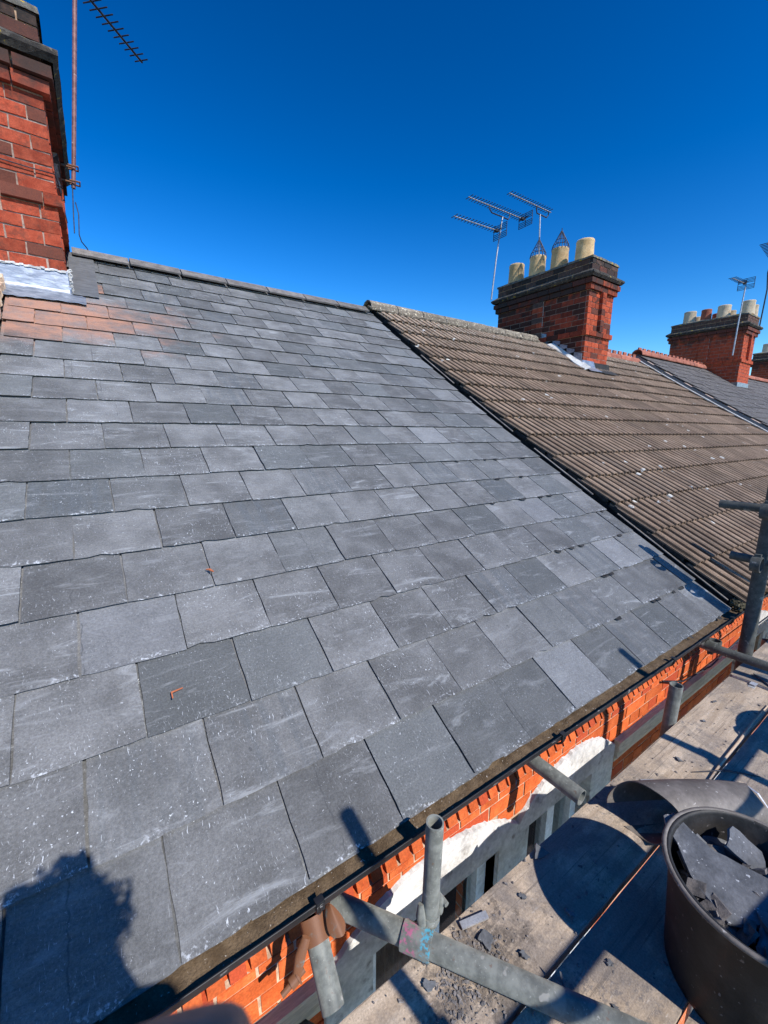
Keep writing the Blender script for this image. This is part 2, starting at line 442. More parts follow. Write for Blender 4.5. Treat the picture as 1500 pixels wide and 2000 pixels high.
M['rubber'] = pm('black_rubber', (0.011, 0.010, 0.0095, 1), (0.024, 0.022, 0.0205, 1), 14, 0.6, 0.25, 0.003, 0,
                 specks=((0.13, 0.12, 0.115, 1), 70, 0.68), dirt=((0.04, 0.036, 0.033, 1), 7, 0.62))
M['rubber_dusty'] = pm('dusty_rubber', (0.115, 0.10, 0.088, 1), (0.17, 0.15, 0.135, 1), 9, 0.6, 0.25, 0.002, 0,
                       specks=((0.34, 0.32, 0.3, 1), 60, 0.68))
M['shard'] = pm('broken_slate', (0.085, 0.09, 0.098, 1), (0.15, 0.156, 0.166, 1), 14, 0.75, 0.6, 0.004, 0.2,
                specks=((0.4, 0.41, 0.42, 1), 90, 0.67))
M['grit'] = pm('slate_grit', (0.10, 0.095, 0.095, 1), (0.24, 0.215, 0.2, 1), 40, 0.9, 0.5, 0.004, 0.2)
M['strip'] = pm('bare_metal', (0.6, 0.61, 0.62, 1), (0.75, 0.76, 0.77, 1), 20, 0.35, 0.1, 0.001, 0, metal=0.6)
M['timber'] = pm('pale_timber', (0.45, 0.33, 0.22, 1), (0.60, 0.46, 0.33, 1), 9, 0.8, 0.3, 0.003, 0, stretch=(1, 8, 8))
M['leaf'] = pm('rusty_bit', (0.30, 0.085, 0.035, 1), (0.42, 0.14, 0.065, 1), 60, 0.7, 0.2, 0.002, 0)
M['moss'] = pm('moss_clump', (0.05, 0.045, 0.025, 1), (0.19, 0.17, 0.11, 1), 30, 0.95, 1.0, 0.01, 0, specks=((0.4, 0.38, 0.3, 1), 60, 0.62))
M['skin'] = pm('skin', (0.50, 0.19, 0.11, 1), (0.62, 0.25, 0.15, 1), 60, 0.5, 0.4, 0.001, 0)
M['cloth'] = pm('dark_cloth', (0.03, 0.035, 0.05, 1), (0.05, 0.055, 0.08, 1), 30, 0.9, 0.3, 0.002, 0)
M['hair'] = pm('brown_hair', (0.03, 0.02, 0.014, 1), (0.06, 0.04, 0.03, 1), 40, 0.6, 0.3, 0.002, 0)
M['phone'] = pm('phone_body', (0.02, 0.02, 0.025, 1), (0.03, 0.03, 0.035, 1), 5, 0.25, 0.02, 0.001, 0)
M['ground'] = pm('asphalt', (0.045, 0.045, 0.047, 1), (0.065, 0.064, 0.062, 1), 3, 0.9, 0.4, 0.01, 0)
M['paving'] = pm('paving', (0.30, 0.29, 0.27, 1), (0.42, 0.41, 0.38, 1), 3, 0.9, 0.4, 0.01, 0)
M['curtain'] = pm('brown_curtain', (0.17, 0.085, 0.05, 1), (0.26, 0.14, 0.09, 1), 9, 0.95, 0.4, 0.01, 0, stretch=(8, 1, 1))
gl = NT('window_glass')
gl.fin((0.8, 0.82, 0.82, 1), 0.02, 0, 0.5)
gl.b.inputs['Transmission Weight'].default_value = 1.0
gl.b.inputs['IOR'].default_value = 1.15
M['glass'] = gl.m


def lower_wall_mat():
    t = NT('lower_brickwork')
    tc = t.n('ShaderNodeTexCoord')
    sx = t.n('ShaderNodeSeparateXYZ'); t.l(tc.outputs['Object'], sx.inputs[0])
    cb = t.n('ShaderNodeCombineXYZ'); t.l(sx.outputs['X'], cb.inputs[0]); t.l(sx.outputs['Z'], cb.inputs[1])
    b = t.n('ShaderNodeTexBrick')
    t.l(cb.outputs[0], b.inputs['Vector'])
    b.inputs['Scale'].default_value = 1.0
    b.inputs['Brick Width'].default_value = 0.225
    b.inputs['Row Height'].default_value = 0.0725
    b.inputs['Mortar Size'].default_value = 0.005
    b.inputs['Color1'].default_value = (0.5, 0.095, 0.022, 1)
    b.inputs['Color2'].default_value = (0.66, 0.155, 0.042, 1)
    b.inputs['Mortar'].default_value = (0.5, 0.36, 0.25, 1)
    t.bump(b.outputs['Fac'], 0.4, -0.004)
    return t.fin(b.outputs['Color'], 0.9, 0, 0.25)


M['lower'] = lower_wall_mat()


# ---------------------------------------------------------------- mesh and object helpers
class B:
    """collects faces; .mesh() makes one mesh"""
    def __init__(s):
        s.v, s.f, s.sm = [], [], []

    def add(s, vs, fs, smooth=False):
        o = len(s.v)
        s.v += [tuple(v) for v in vs]
        s.f += [[i + o for i in f] for f in fs]
        s.sm += [smooth] * len(fs)
        return s

    def box(s, c, d, rot=None, jit=0.0, rng=R):
        vs = []
        for k in range(8):
            p = Vector(((k & 1) - .5, ((k >> 1) & 1) - .5, ((k >> 2) & 1) - .5))
            p = Vector((p.x * d[0] + rng.uniform(-jit, jit), p.y * d[1] + rng.uniform(-jit, jit), p.z * d[2] + rng.uniform(-jit, jit)))
            if rot is not None:
                p = rot @ p
            vs.append(p + Vector(c))
        return s.add(vs, [(0, 2, 3, 1), (4, 5, 7, 6), (0, 1, 5, 4), (2, 6, 7, 3), (0, 4, 6, 2), (1, 3, 7, 5)])

    def ring(s, c, ax, r, n, a0=0.0, up=None):
        ax = Vector(ax).normalized()
        if up is None:
            up = Vector((0, 0, 1)) if abs(ax.z) < 0.9 else Vector((1, 0, 0))
        e1 = ax.cross(up).normalized(); e2 = ax.cross(e1)
        return [Vector(c) + (e1 * cos(2 * pi * k / n + a0) + e2 * sin(2 * pi * k / n + a0)) * r for k in range(n)]

    def tube(s, p0, p1, r, n=16, r1=None, caps=True, hollow=0.0):
        p0, p1 = Vector(p0), Vector(p1)
        r1 = r if r1 is None else r1
        a = s.ring(p0, p1 - p0, r, n); b = s.ring(p1, p1 - p0, r1, n)
        s.add(a + b, [(k, (k + 1) % n, n + (k + 1) % n, n + k) for k in range(n)], True)
        if hollow:
            d = (p1 - p0)
            c = s.ring(p0, d, r - hollow, n); e = s.ring(p1, d, r1 - hollow, n)
            s.add(c + e, [(k, n + k, n + (k + 1) % n, (k + 1) % n) for k in range(n)], True)
            s.add(a + c, [(k, n + k, n + (k + 1) % n, (k + 1) % n) for k in range(n)])
            s.add(b + e, [(k, (k + 1) % n, n + (k + 1) % n, n + k) for k in range(n)])
        elif caps:
            s.add(a, [list(range(n))[::-1]]); s.add(b, [list(range(n))])
        return s

    def path(s, pts, r, n=8, caps=True):
        pts = [Vector(p) for p in pts]
        rs = r if isinstance(r, (list, tuple)) else [r] * len(pts)
        rings = []
        up = None
        for i, p in enumerate(pts):
            d = (pts[min(i + 1, len(pts) - 1)] - pts[max(i - 1, 0)]).normalized()
            if up is None:
                up = Vector((0, 0, 1)) if abs(d.z) < 0.9 else Vector((1, 0, 0))
            e1 = d.cross(up).normalized(); up = e1.cross(d)
            rings += [p + (e1 * cos(2 * pi * k / n) + up * sin(2 * pi * k / n)) * rs[i] for k in range(n)]
        fs = []
        for i in range(len(pts) - 1):
            for k in range(n):
                fs.append((i * n + k, i * n + (k + 1) % n, (i + 1) * n + (k + 1) % n, (i + 1) * n + k))
        s.add(rings, fs, True)
        if caps:
            s.add(rings[:n], [list(range(n))[::-1]]); s.add(rings[-n:], [list(range(n))])
        return s

    def lathe(s, prof, c=(0, 0, 0), n=24, M4=None):
        vs = []
        for r, z in prof:
            for k in range(n):
                p = Vector((r * cos(2 * pi * k / n), r * sin(2 * pi * k / n), z))
                if M4 is not None:
                    p = M4 @ p
                vs.append(p + Vector(c))
        fs = []
        for i in range(len(prof) - 1):
            for k in range(n):
                fs.append((i * n + k, i * n + (k + 1) % n, (i + 1) * n + (k + 1) % n, (i + 1) * n + k))
        return s.add(vs, fs, True)

    def prism(s, poly, fn, d0, d1):
        """poly 2D outline, fn(u,v,d) -> 3D"""
        n = len(poly)
        a = [fn(u, v, d0) for u, v in poly]; b = [fn(u, v, d1) for u, v in poly]
        s.add(a + b, [list(range(n))[::-1], [n + i for i in range(n)]] + [(i, (i + 1) % n, n + (i + 1) % n, n + i) for i in range(n)])
        return s

    def mesh(s, name, mat, origin=None):
        me = bpy.data.meshes.new(name)
        vs = s.v
        if origin is not None:
            o = Vector(origin)
            vs = [(v[0] - o.x, v[1] - o.y, v[2] - o.z) for v in vs]
        me.from_pydata(vs, [], s.f)
        for p, sm in zip(me.polygons, s.sm):
            p.use_smooth = sm
        me.materials.append(mat)
        me.update()
        return me


WORLD = {}


def link(name, data, parent=None, loc=(0, 0, 0), rot=None):
    o = bpy.data.objects.new(name, data)
    COL.objects.link(o)
    loc = Vector(loc)
    WORLD[o.name] = loc
    if parent is not None:
        o.parent = parent
        o.location = loc - WORLD[parent.name]
    else:
        o.location = loc
    if rot is not None:
        o.rotation_euler = rot
    return o


def thing(name, label, cat, loc=(0, 0, 0), group=None):
    o = link(name, None, None, loc)
    o.empty_display_size = 0.1
    tag(o, label, cat, group)
    return o


def tag(o, label, cat=None, group=None, kind=None):
    if label:
        o['label'] = label
    if cat:
        o['category'] = cat
    if group:
        o['group'] = group
    if kind:
        o['kind'] = kind
    return o


def part(name, b, mat, parent, origin=None):
    """mesh built in world coordinates, origin near its middle"""
    if origin is None:
        n = len(b.v)
        origin = (sum(v[0] for v in b.v) / n, sum(v[1] for v in b.v) / n, sum(v[2] for v in b.v) / n)
    return link(name, b.mesh(name, mat, origin), parent, origin)


def solo(name, b, mat, label, cat, group=None, origin=None):
    o = part(name, b, mat, None, origin)
    return tag(o, label, cat, group)


# ---------------------------------------------------------------- roof surface shared by the terrace
TH = 0.531151
GA, SW = 0.254642, 0.30


def hsag(s):
    return 0.0104 * (s - 1.8) ** 2 if s > 1.8 else 0.0


def dsag(s):
    return 0.0208 * (s - 1.8) if s > 1.8 else 0.0


def surf(x, s, off=0.0):
    h = hsag(s) + off
    if x < -0.45 and off == 0.0:
        h += 0.10 * (x + 0.45) ** 2
    return Vector((x, s * cos(TH) - h * sin(TH), s * sin(TH) + h * cos(TH)))


def slope(s):
    return TH + atan(dsag(s))


YR, ZR = 4.43, 2.785       # ridge apex
YW = 0.12                  # face of the front brickwork
XA0, XA1 = -0.77, 3.0      # slate roof
XB1, XC1 = 7.35, 10.55

# ---------------------------------------------------------------- ground
b = B()
b.add([(-900, -900, -5.62), (900, -900, -5.62), (900, 900, -5.62), (-900, 900, -5.62)], [(0, 1, 2, 3)])
o = part('road', b, M['ground'], None, (0, 0, -5.62)); tag(o, 'grey asphalt street far below the scaffold', None, None, 'structure')
b = B()
b.box((10, -0.95, -5.56), (80, 2.1, 0.12))
o = part('pavement', b, M['paving'], None, (10, -0.95, -5.6)); tag(o, 'pale pavement along the foot of the terrace', None, None, 'structure')

# ---------------------------------------------------------------- houses
HG = 'houses of the brick terrace'
house_a = thing('terraced_house', 'brick house with the new grey slate roof and muddy black gutter', 'house', (1.1, 2, -5.5), HG)
house_b = thing('terraced_house', 'brick house under ribbed brown tiles beside the slate roof, its chimney holding two wire cones', 'house', (5.2, 2, -5.5), HG)
house_c = thing('terraced_house', 'brown tiled house with a red ridge beyond the big chimney', 'house', (9, 2, -5.5), HG)
house_d = thing('terraced_house', 'far house with old dark slates, raised verge and white pots on its chimney', 'house', (12.7, 2, -5.3), HG)
house_e = thing('terraced_house', 'farthest house of the row, its chimney cut by the right edge', 'house', (19, 2, -5.3), HG)
house_l = thing('terraced_house', 'house left of the slate roof, only its rough verge showing', 'house', (-3, 2, -5.5), HG)


def roof_base(house, x0, x1, off, mat, s0=0.0):
    b = B()
    ss = [s0 + (5.27 - s0) * i / 14 for i in range(15)]
    xs = [x0 + (x1 - x0) * i / 6 for i in range(7)]
    top = []
    for s in ss:
        for x in xs:
            top.append(surf(x, s, off if off != 0 else -1e-9))
    n = len(xs)
    fs = [(i * n + k, i * n + k + 1, (i + 1) * n + k + 1, (i + 1) * n + k) for i in range(len(ss) - 1) for k in range(n - 1)]
    b.add(top, fs)
    # rear slope and ends
    a0, a1 = top[-n], top[-1]
    b.add([a0, a1, (x1, 8.9, 0.05 + off), (x0, 8.9, 0.05 + off)], [(0, 1, 2, 3)])
    for xx, col in ((x0, 0), (x1, n - 1)):
        pr = [top[i * n + col] for i in range(len(ss))]
        lo = [p - Vector((0, 0, 0.14)) for p in pr]
        m = len(pr)
        b.add(pr + lo, [(i, i + 1, m + i + 1, m + i) for i in range(m - 1)])
    return part('roof', b, mat, house)


roof_a = roof_base(house_a, XA0 - 0.05, XA1 + 0.06, -0.035, M['felt'], 0.06)
roof_b = roof_base(house_b, 3.085, XB1, 0.012, M['felt'], 0.03)
roof_c = roof_base(house_c, XB1, XC1, 0.012, M['felt'], 0.03)
OFF_D = 0.20
roof_d = roof_base(house_d, XC1 + 0.03, 15.4, OFF_D - 0.05, M['mortar_dark'])
roof_e = roof_base(house_e, 15.4, 24, OFF_D - 0.05, M['mortar_dark'])
roof_l = roof_base(house_l, -6, XA0 - 0.06, 0.012, M['mortar_dark'])


# ---- slates
def slate_outline(wd, ln, rng):
    pts = []
    nb = 7
    chip = rng.randint(0, nb - 1) if rng.random() < 0.35 else -1
    for k in range(nb + 1):
        x = -wd / 2 + wd * k / nb
        y = rng.uniform(-0.0016, 0.0016)
        if k in (0, nb):
            y += rng.uniform(0, 0.004)
        if k == chip:
            y += rng.uniform(0.004, 0.012)
        pts.append((x, y))
    NY = 6
    ye = min(ln, 0.28)
    for k in range(1, NY + 1):
        pts.append((wd / 2 + rng.uniform(-0.0030, 0.0010), ye * k / NY))
    pts += [(wd / 2, ln), (-wd / 2, ln)]
    for k in range(NY, 0, -1):
        pts.append((-wd / 2 + rng.uniform(-0.0010, 0.0030), ye * k / NY))
    return pts


def slate_mesh(wd, ln, th, rng):
    o = slate_outline(wd, ln, rng)
    n = len(o)
    b = B()
    top = [(x, y, rng.uniform(-0.0006, 0.0006)) for x, y in o]
    bot = [(x * 0.985, y + 0.007, -th) for x, y in o]
    b.add(top + bot, [list(range(n))] + [(n + i, n + (i + 1) % n, (i + 1) % n, i) for i in range(n)])
    return b.mesh('slate', M['slate'])


rs = random.Random(21)
TSL = 0.0075
TILT = TSL / GA * 1.05 + 0.007
SL = [slate_mesh(SW - 0.0030, 0.56, TSL, rs) for _ in range(24)]
cut_cache = {}
for n in range(21):
    off = 0.0 if n % 2 == 0 else 0.15
    j0 = int(math.floor((XA0 - off) / SW)) - 1
    for j in range(j0, 14):
        xa, xb = off + j * SW, off + (j + 1) * SW
        xa += rs.uniform(-0.004, 0.004) if xa > XA0 else 0
        xa, xb = max(xa, XA0), min(xb, XA1 + rs.uniform(-0.012, 0.012))
        if xb - xa < 0.035:
            continue
        s = n * GA + rs.uniform(-0.0025, 0.0025)
        if n >= 16 and xb < -0.27:
            continue
        if n == 16 and xa < -0.42:
            continue
        full = abs((xb - xa) - SW) < 0.012
        ln = min(0.56, 5.24 - n * GA)
        if full and n < 19:
            me = rs.choice(SL)
        else:
            me = slate_mesh(xb - xa - 0.0035, ln, TSL, rs)
        p = surf((xa + xb) / 2, s)
        a = slope(s) - TILT + rs.uniform(-0.003, 0.003)
        p.z += rs.uniform(-0.001, 0.0015) + (0.003 if rs.random() < 0.15 else 0)
        link('slate', me, roof_a, p, Euler((a, rs.uniform(-0.006, 0.006), rs.uniform(-0.007, 0.007))))

for j in range(-3, 10):
    xa, xb = max(0.15 + j * SW, XA0), min(0.15 + (j + 1) * SW, XA1)
    me = slate_mesh(xb - xa - 0.003, 0.33, TSL, rs)
    p = surf((xa + xb) / 2, 0.003, -1e-9)
    p.z -= TSL + 0.002
    link('slate', me, roof_a, p, Euler((TH - TILT, 0, 0)))

# dark felt tags showing at tails near the verge
b = B()
for _ in range(26):
    n = rs.randint(0, 7)
    x = rs.uniform(1.7, 2.95)
    p = surf(x, n * GA - 0.004)
    wv = rs.uniform(0.012, 0.04)
    b.add([p + Vector((-wv, 0, .001)), p + Vector((wv, 0, .001)), p + Vector((wv * .4, -0.016, -0.004)), p + Vector((-wv * .6, -0.012, -0.004)),
           p + Vector((-wv, 0.01, .0045)), p + Vector((wv, 0.01, .0045))], [(0, 1, 5, 4), (3, 2, 1, 0)])
o = part('felt_tag', b, M['felt'], roof_a); o['kind'] = 'stuff'


# ---- ridge tiles
def ridge(roof, x0, x1, ln, leg, th, drop, zt, mat, rng, bow=0.0, crest=0.0, yr=YR):
    x = x0
    while x < x1 - 0.05:
        l = min(ln, x1 - x)
        b = B()
        c = Vector((0, 0, 0))
        L = l - 0.012
        prof = [(-leg, -drop), (-leg * .5, -drop * .47), (-0.018, -0.008), (0, 0), (0.018, -0.008), (leg * .5, -drop * .47), (leg, -drop)]
        if bow:
            prof = [(leg * sin(t), bow * (cos(t) - 1)) for t in [radians(k) for k in (-90, -60, -30, 0, 30, 60, 90)]]
        k = len(prof)
        vs = []
        for xx in (-L / 2, L / 2):
            vs += [(xx, y, z + rng.uniform(-.002, .002)) for y, z in prof]
            vs += [(xx, y * .93, z - th) for y, z in prof]
        fs = []
        for i in range(k - 1):
            fs.append((i, 2 * k + i, 2 * k + i + 1, i + 1))
            fs.append((k + i + 1, 3 * k + i + 1, 3 * k + i, k + i))
            fs.append((i + 1, k + i + 1, k + i, i)); fs.append((2 * k + i, 3 * k + i, 3 * k + i + 1, 2 * k + i + 1))
        fs += [(0, k, 3 * k, 2 * k), (k - 1, 3 * k - 1, 4 * k - 1, 2 * k - 1)]
        b.add(vs, fs)
        if crest:
            for q in (-0.25, 0.25):
                b.box((q * L, 0, crest / 2 - 0.004), (L * 0.3, 0.03, crest))
        link('ridge_tile', b.mesh('ridge_tile', mat), roof, (x + l / 2, yr, zt + rng.uniform(-0.004, 0.004)),
             Euler((0, rng.uniform(-0.008, 0.008), 0)))
        x += l


rr = random.Random(5)
ridge(roof_a, -0.345, 2.92, 0.466, 0.125, 0.014, 0.085, ZR + 0.015, M['ridge_grey'], rr)
ridge(roof_b, 2.94, 6.62, 0.46, 0.13, 0.016, 0.12, ZR + 0.095, M['ridge_old'], rr, bow=0.13)
ridge(roof_c, 7.82, XC1, 0.46, 0.13, 0.016, 0.12, ZR + 0.075, M['ridge_red'], rr, bow=0.13, crest=0.07)
ridge(roof_d, XC1 + 0.02, 14.45, 0.46, 0.13, 0.016, 0.12, ZR + 0.07 + OFF_D, M['ridge_red'], rr, bow=0.12, crest=0.05)
ridge(roof_e, 15.5, 21, 0.46, 0.13, 0.016, 0.12, ZR + 0.07 + OFF_D, M['ridge_red'], rr, bow=0.12)
# mortar bedding under the old ridge
b = B()
x = 2.98
while x < 6.6:
    l = rr.uniform(0.05, 0.14)
    p = surf(x, 5.14 + rr.uniform(-0.02, 0.02), 0.072)
    b.box(p, (l, 0.09, 0.03), Euler((0.5, 0, rr.uniform(-.1, .1))).to_matrix(), 0.008, rr)
    x += l * 0.8
o = part('mortar_bed', b, M['ridge_old'], roof_b); o['kind'] = 'stuff'

# ---- concrete tiles
TG, TW = 0.344, 0.336


def tile_mesh(rng):
    b = B()
    ln, th = 0.385, 0.011
    prof = []
    for r in range(3):
        x0 = -0.168 + r * 0.112
        prof += [(x0, 0.0), (x0 + .034, 0.0), (x0 + 0.038, 0.017), (x0 + 0.052, 0.023), (x0 + 0.084, 0.023), (x0 + 0.101, 0.015)]
    prof.append((0.167, 0.0))
    k = len(prof)
    vs = [(x, rng.uniform(-.002, .002), z) for x, z in prof] + [(x, ln, z) for x, z in prof] + [(x, 0.0, z - th) for x, z in prof] + [(x, ln, z - th) for x, z in prof]
    fs = [(i, i + 1, k + i + 1, k + i) for i in range(k - 1)] + [(2 * k + i, 2 * k + i + 1, i + 1, i) for i in range(k - 1)]
    fs += [(2 * k + i + 1, 2 * k + i, 3 * k + i, 3 * k + i + 1) for i in range(k - 1)]
    fs += [(2 * k, 0, k, 3 * k), (k - 1, 3 * k - 1, 4 * k - 1, 2 * k - 1)]
    b.add(vs, fs)
    return b.mesh('roof_tile', M['tile'])


TM = [tile_mesh(rr) for _ in range(3)]


def tiles(roof, x0, x1, rng):
    for n in range(15):
        s = n * TG - 0.02
        x = x0
        while x < x1 - 0.04:
            p = surf(x + TW / 2, s, 0.066)
            if n == 0:
                pass
            a = slope(s) - 0.085 + rng.uniform(-0.006, 0.006)
            link('roof_tile', rng.choice(TM), roof, p + Vector((rng.uniform(-.002, .002), 0, rng.uniform(-.002, .003))),
                 Euler((a, rng.uniform(-0.005, 0.005), rng.uniform(-0.005, 0.005))))
            x += TW


tiles(roof_b, 3.06, 3.06 + 13 * TW, random.Random(3))
tiles(roof_c, 3.06 + 13 * TW, XC1 - 0.02, random.Random(4))
# cement verge of the tile roof, broken along its length
b = B()
rv = random.Random(8)
s = 0.0
while s < 5.2:
    l = rv.uniform(0.05, 0.16)
    p = surf(3.075 + rv.uniform(-0.006, 0.01), s + l / 2, 0.024 + rv.uniform(-0.008, 0.006))
    b.box(p, (0.03, l, 0.03), Euler((slope(s), 0, 0)).to_matrix(), 0.004, rv)
    s += l + (0.03 if rv.random() < 0.3 else 0.0)
o = part('verge_mortar', b, M['felt'], roof_b); o['kind'] = 'stuff'
# thin batten / undercloak strips that catch the light in the verge gap
for s0, s1 in ((0.05, 0.95), (1.2, 1.9), (2.2, 2.9), (3.2, 3.9)):
    b = B()
    p0, p1 = surf(3.035, s0, 0.012), surf(3.035, s1, 0.012)
    b.box((p0 + p1) / 2, (0.016, (p1 - p0).length, 0.007), Euler((slope((s0 + s1) / 2), 0, 0)).to_matrix(), 0.001, rv)
    part('undercloak_strip', b, M['ridge_grey'], roof_b)


# ---- old slates of the far houses, too fine to tell apart: rows joined into one mesh
def far_slates(roof, x0, x1, off, rng):
    b = B()
    for n in range(21):
        s = n * 0.25
        a = slope(s) - 0.04
        mt = Euler((a, 0, 0)).to_matrix()
        x = x0 + (0.125 if n % 2 else 0)
        while x < x1:
            b.box(surf(x + 0.125, s + 0.16, off + rng.uniform(-.004, .004)), (0.246, 0.32, 0.012), mt, 0.002, rng)
            x += 0.25
    o = part('slate', b, M['far_slate'], roof)
    o['kind'] = 'stuff'


far_slates(roof_d, XC1 + 0.02, 15.3, OFF_D - 0.025, rr)
far_slates(roof_e, 15.4, 22, OFF_D - 0.025, rr)
# raised verge of house D: flashing strip at its foot
b = B()
for i in range(16):
    s0, s1 = i * 0.33, i * 0.33 + 0.335
    p0, p1 = surf(XC1, s0, 0.075), surf(XC1, s1, 0.075)
    wv = 0.10 + 0.03 * sin(i * 2.1)
    q0, q1 = surf(XC1 - wv, s0, 0.082), surf(XC1 - wv + rr.uniform(-.02, .02), s1, 0.088)
    r0, r1 = surf(XC1 + 0.012, s0, 0.15), surf(XC1 + 0.012, s1, 0.15)
    b.add([q0, q1, p1, p0, r1, r0], [(0, 3, 2, 1), (3, 5, 4, 2)])
part('lead_flashing', b, M['lead_dark'], roof_d)
b = B()
b.path([surf(XC1 - 0.11 + rr.uniform(-.02, .02), i * 0.175, 0.098) for i in range(30)], 0.016, 5)
part('cement_fillet', b, M['stucco'], roof_d)
# neighbour on the left: rough pebbled verge
b = B()
rl = random.Random(14)
for i in range(90):
    s = i * 0.057
    b.box(surf(XA0 - 0.035 + rl.uniform(-.008, .008), s, 0.035), (0.055, 0.06, 0.05 + rl.uniform(0, .02)),
          Euler((TH + rl.uniform(-.2, .2), rl.uniform(-.1, .1), 0)).to_matrix(), 0.006, rl)
o = part('verge_mortar', b, M['mortar'], roof_l); o['kind'] = 'stuff'
b = B()
for n in range(15):
    s = n * TG
    mt = Euler((slope(s) - 0.05, 0, 0)).to_matrix()
    for k in range(10):
        b.box(surf(-1.0 - k * 0.33, s + 0.18, 0.05), (0.325, 0.38, 0.02), mt, 0.002, rl)
o = part('roof_tile', b, M['tile'], roof_l); o['kind'] = 'stuff'

# ---------------------------------------------------------------- brick helpers
brick_cache = {}


def brick_me(wd, h, d, mat, key, rng):
    k = (round(wd, 4), round(h, 4), round(d, 4), key)
    if k not in brick_cache:
        L = []
        for _ in range(3):
            b = B()
            b.box((0, 0, 0), (wd, d, h), None, 0.0034 if key == 'chim_near' else 0.0013, rng)
            L.append(b.mesh('brick', mat))
        brick_cache[k] = L
    return rng.choice(brick_cache[k])


def brick_row(parent, a, c, n, proud, z0, z1, lens, matkey, rng, depth=0.05, join=None, joint=0.010):
    """bricks between plan points a and c; n = outward plan normal"""
    a, c, n = Vector((a[0], a[1], 0)), Vector((c[0], c[1], 0)), Vector((n[0], n[1], 0))
    L = (c - a).length
    u = (c - a) / L
    ang = atan2(u.y, u.x)
    tot = sum(lens)
    pos = 0.0
    for wl in lens:
        wd = wl * L / tot
        ctr = a + u * (pos + wd / 2) + n * (proud - depth / 2 + rng.uniform(-0.0015, 0.0015))
        pos += wd
        ctr.z = (z0 + z1) / 2
        if join is not None:
            join.box(ctr, (wd - joint, depth, z1 - z0 - joint), Euler((0, 0, ang)).to_matrix(), 0.0012, rng)
        else:
            me = brick_me(wd - joint, z1 - z0 - joint, depth, M[matkey], matkey, rng)
            link('brick', me, parent, ctr, Euler((0, 0, ang)))


def row_lens(L, bl, half):
    n = max(1, round(L / bl * 2))            # half bricks
    out = []
    if half:
        out.append(.5); n -= 1
    while n >= 2:
        out.append(1.0); n -= 2
    if n:
        out.append(.5)
    return out


BLc, CHc = 0.2314, 0.0893


def pot(chim, x, y, z, h, r, mat, cone=False, n=20):
    b = B()
    b.lathe([(r * 1.03, 0), (r * 1.0, h * .45), (r * .965, h * .86), (r * .985, h * .885), (r * 1.0, h * .93), (r * .985, h * .975), (r * .94, h), (r * .84, h * .99), (r * .82, h * .4)], (x, y, z), n)
    part('chimney_pot', b, mat, chim, (x, y, z))
    if cone:
        b = B()
        for k in range(16):
            a = 2 * pi * k / 16
            b.path([(x + r * 1.04 * cos(a), y + r * 1.04 * sin(a), z + h - 0.02), (x + r * .92 * cos(a), y + r * .92 * sin(a), z + h + 0.06),
                    (x + 0.012 * cos(a), y + 0.012 * sin(a), z + h + 0.31)], 0.005, 4)
        b.path([(x, y, z + h + 0.28), (x, y, z + h + 0.36)], 0.008, 5)
        for hh, q in ((0.06, .93), (0.15, .62)):
            ring = [(x + r * q * cos(2 * pi * k / 16), y + r * q * sin(2 * pi * k / 16), z + h + hh) for k in range(17)]
            b.path(ring, 0.005, 4)
        part('wire_guard', b, M['wire'], chim)


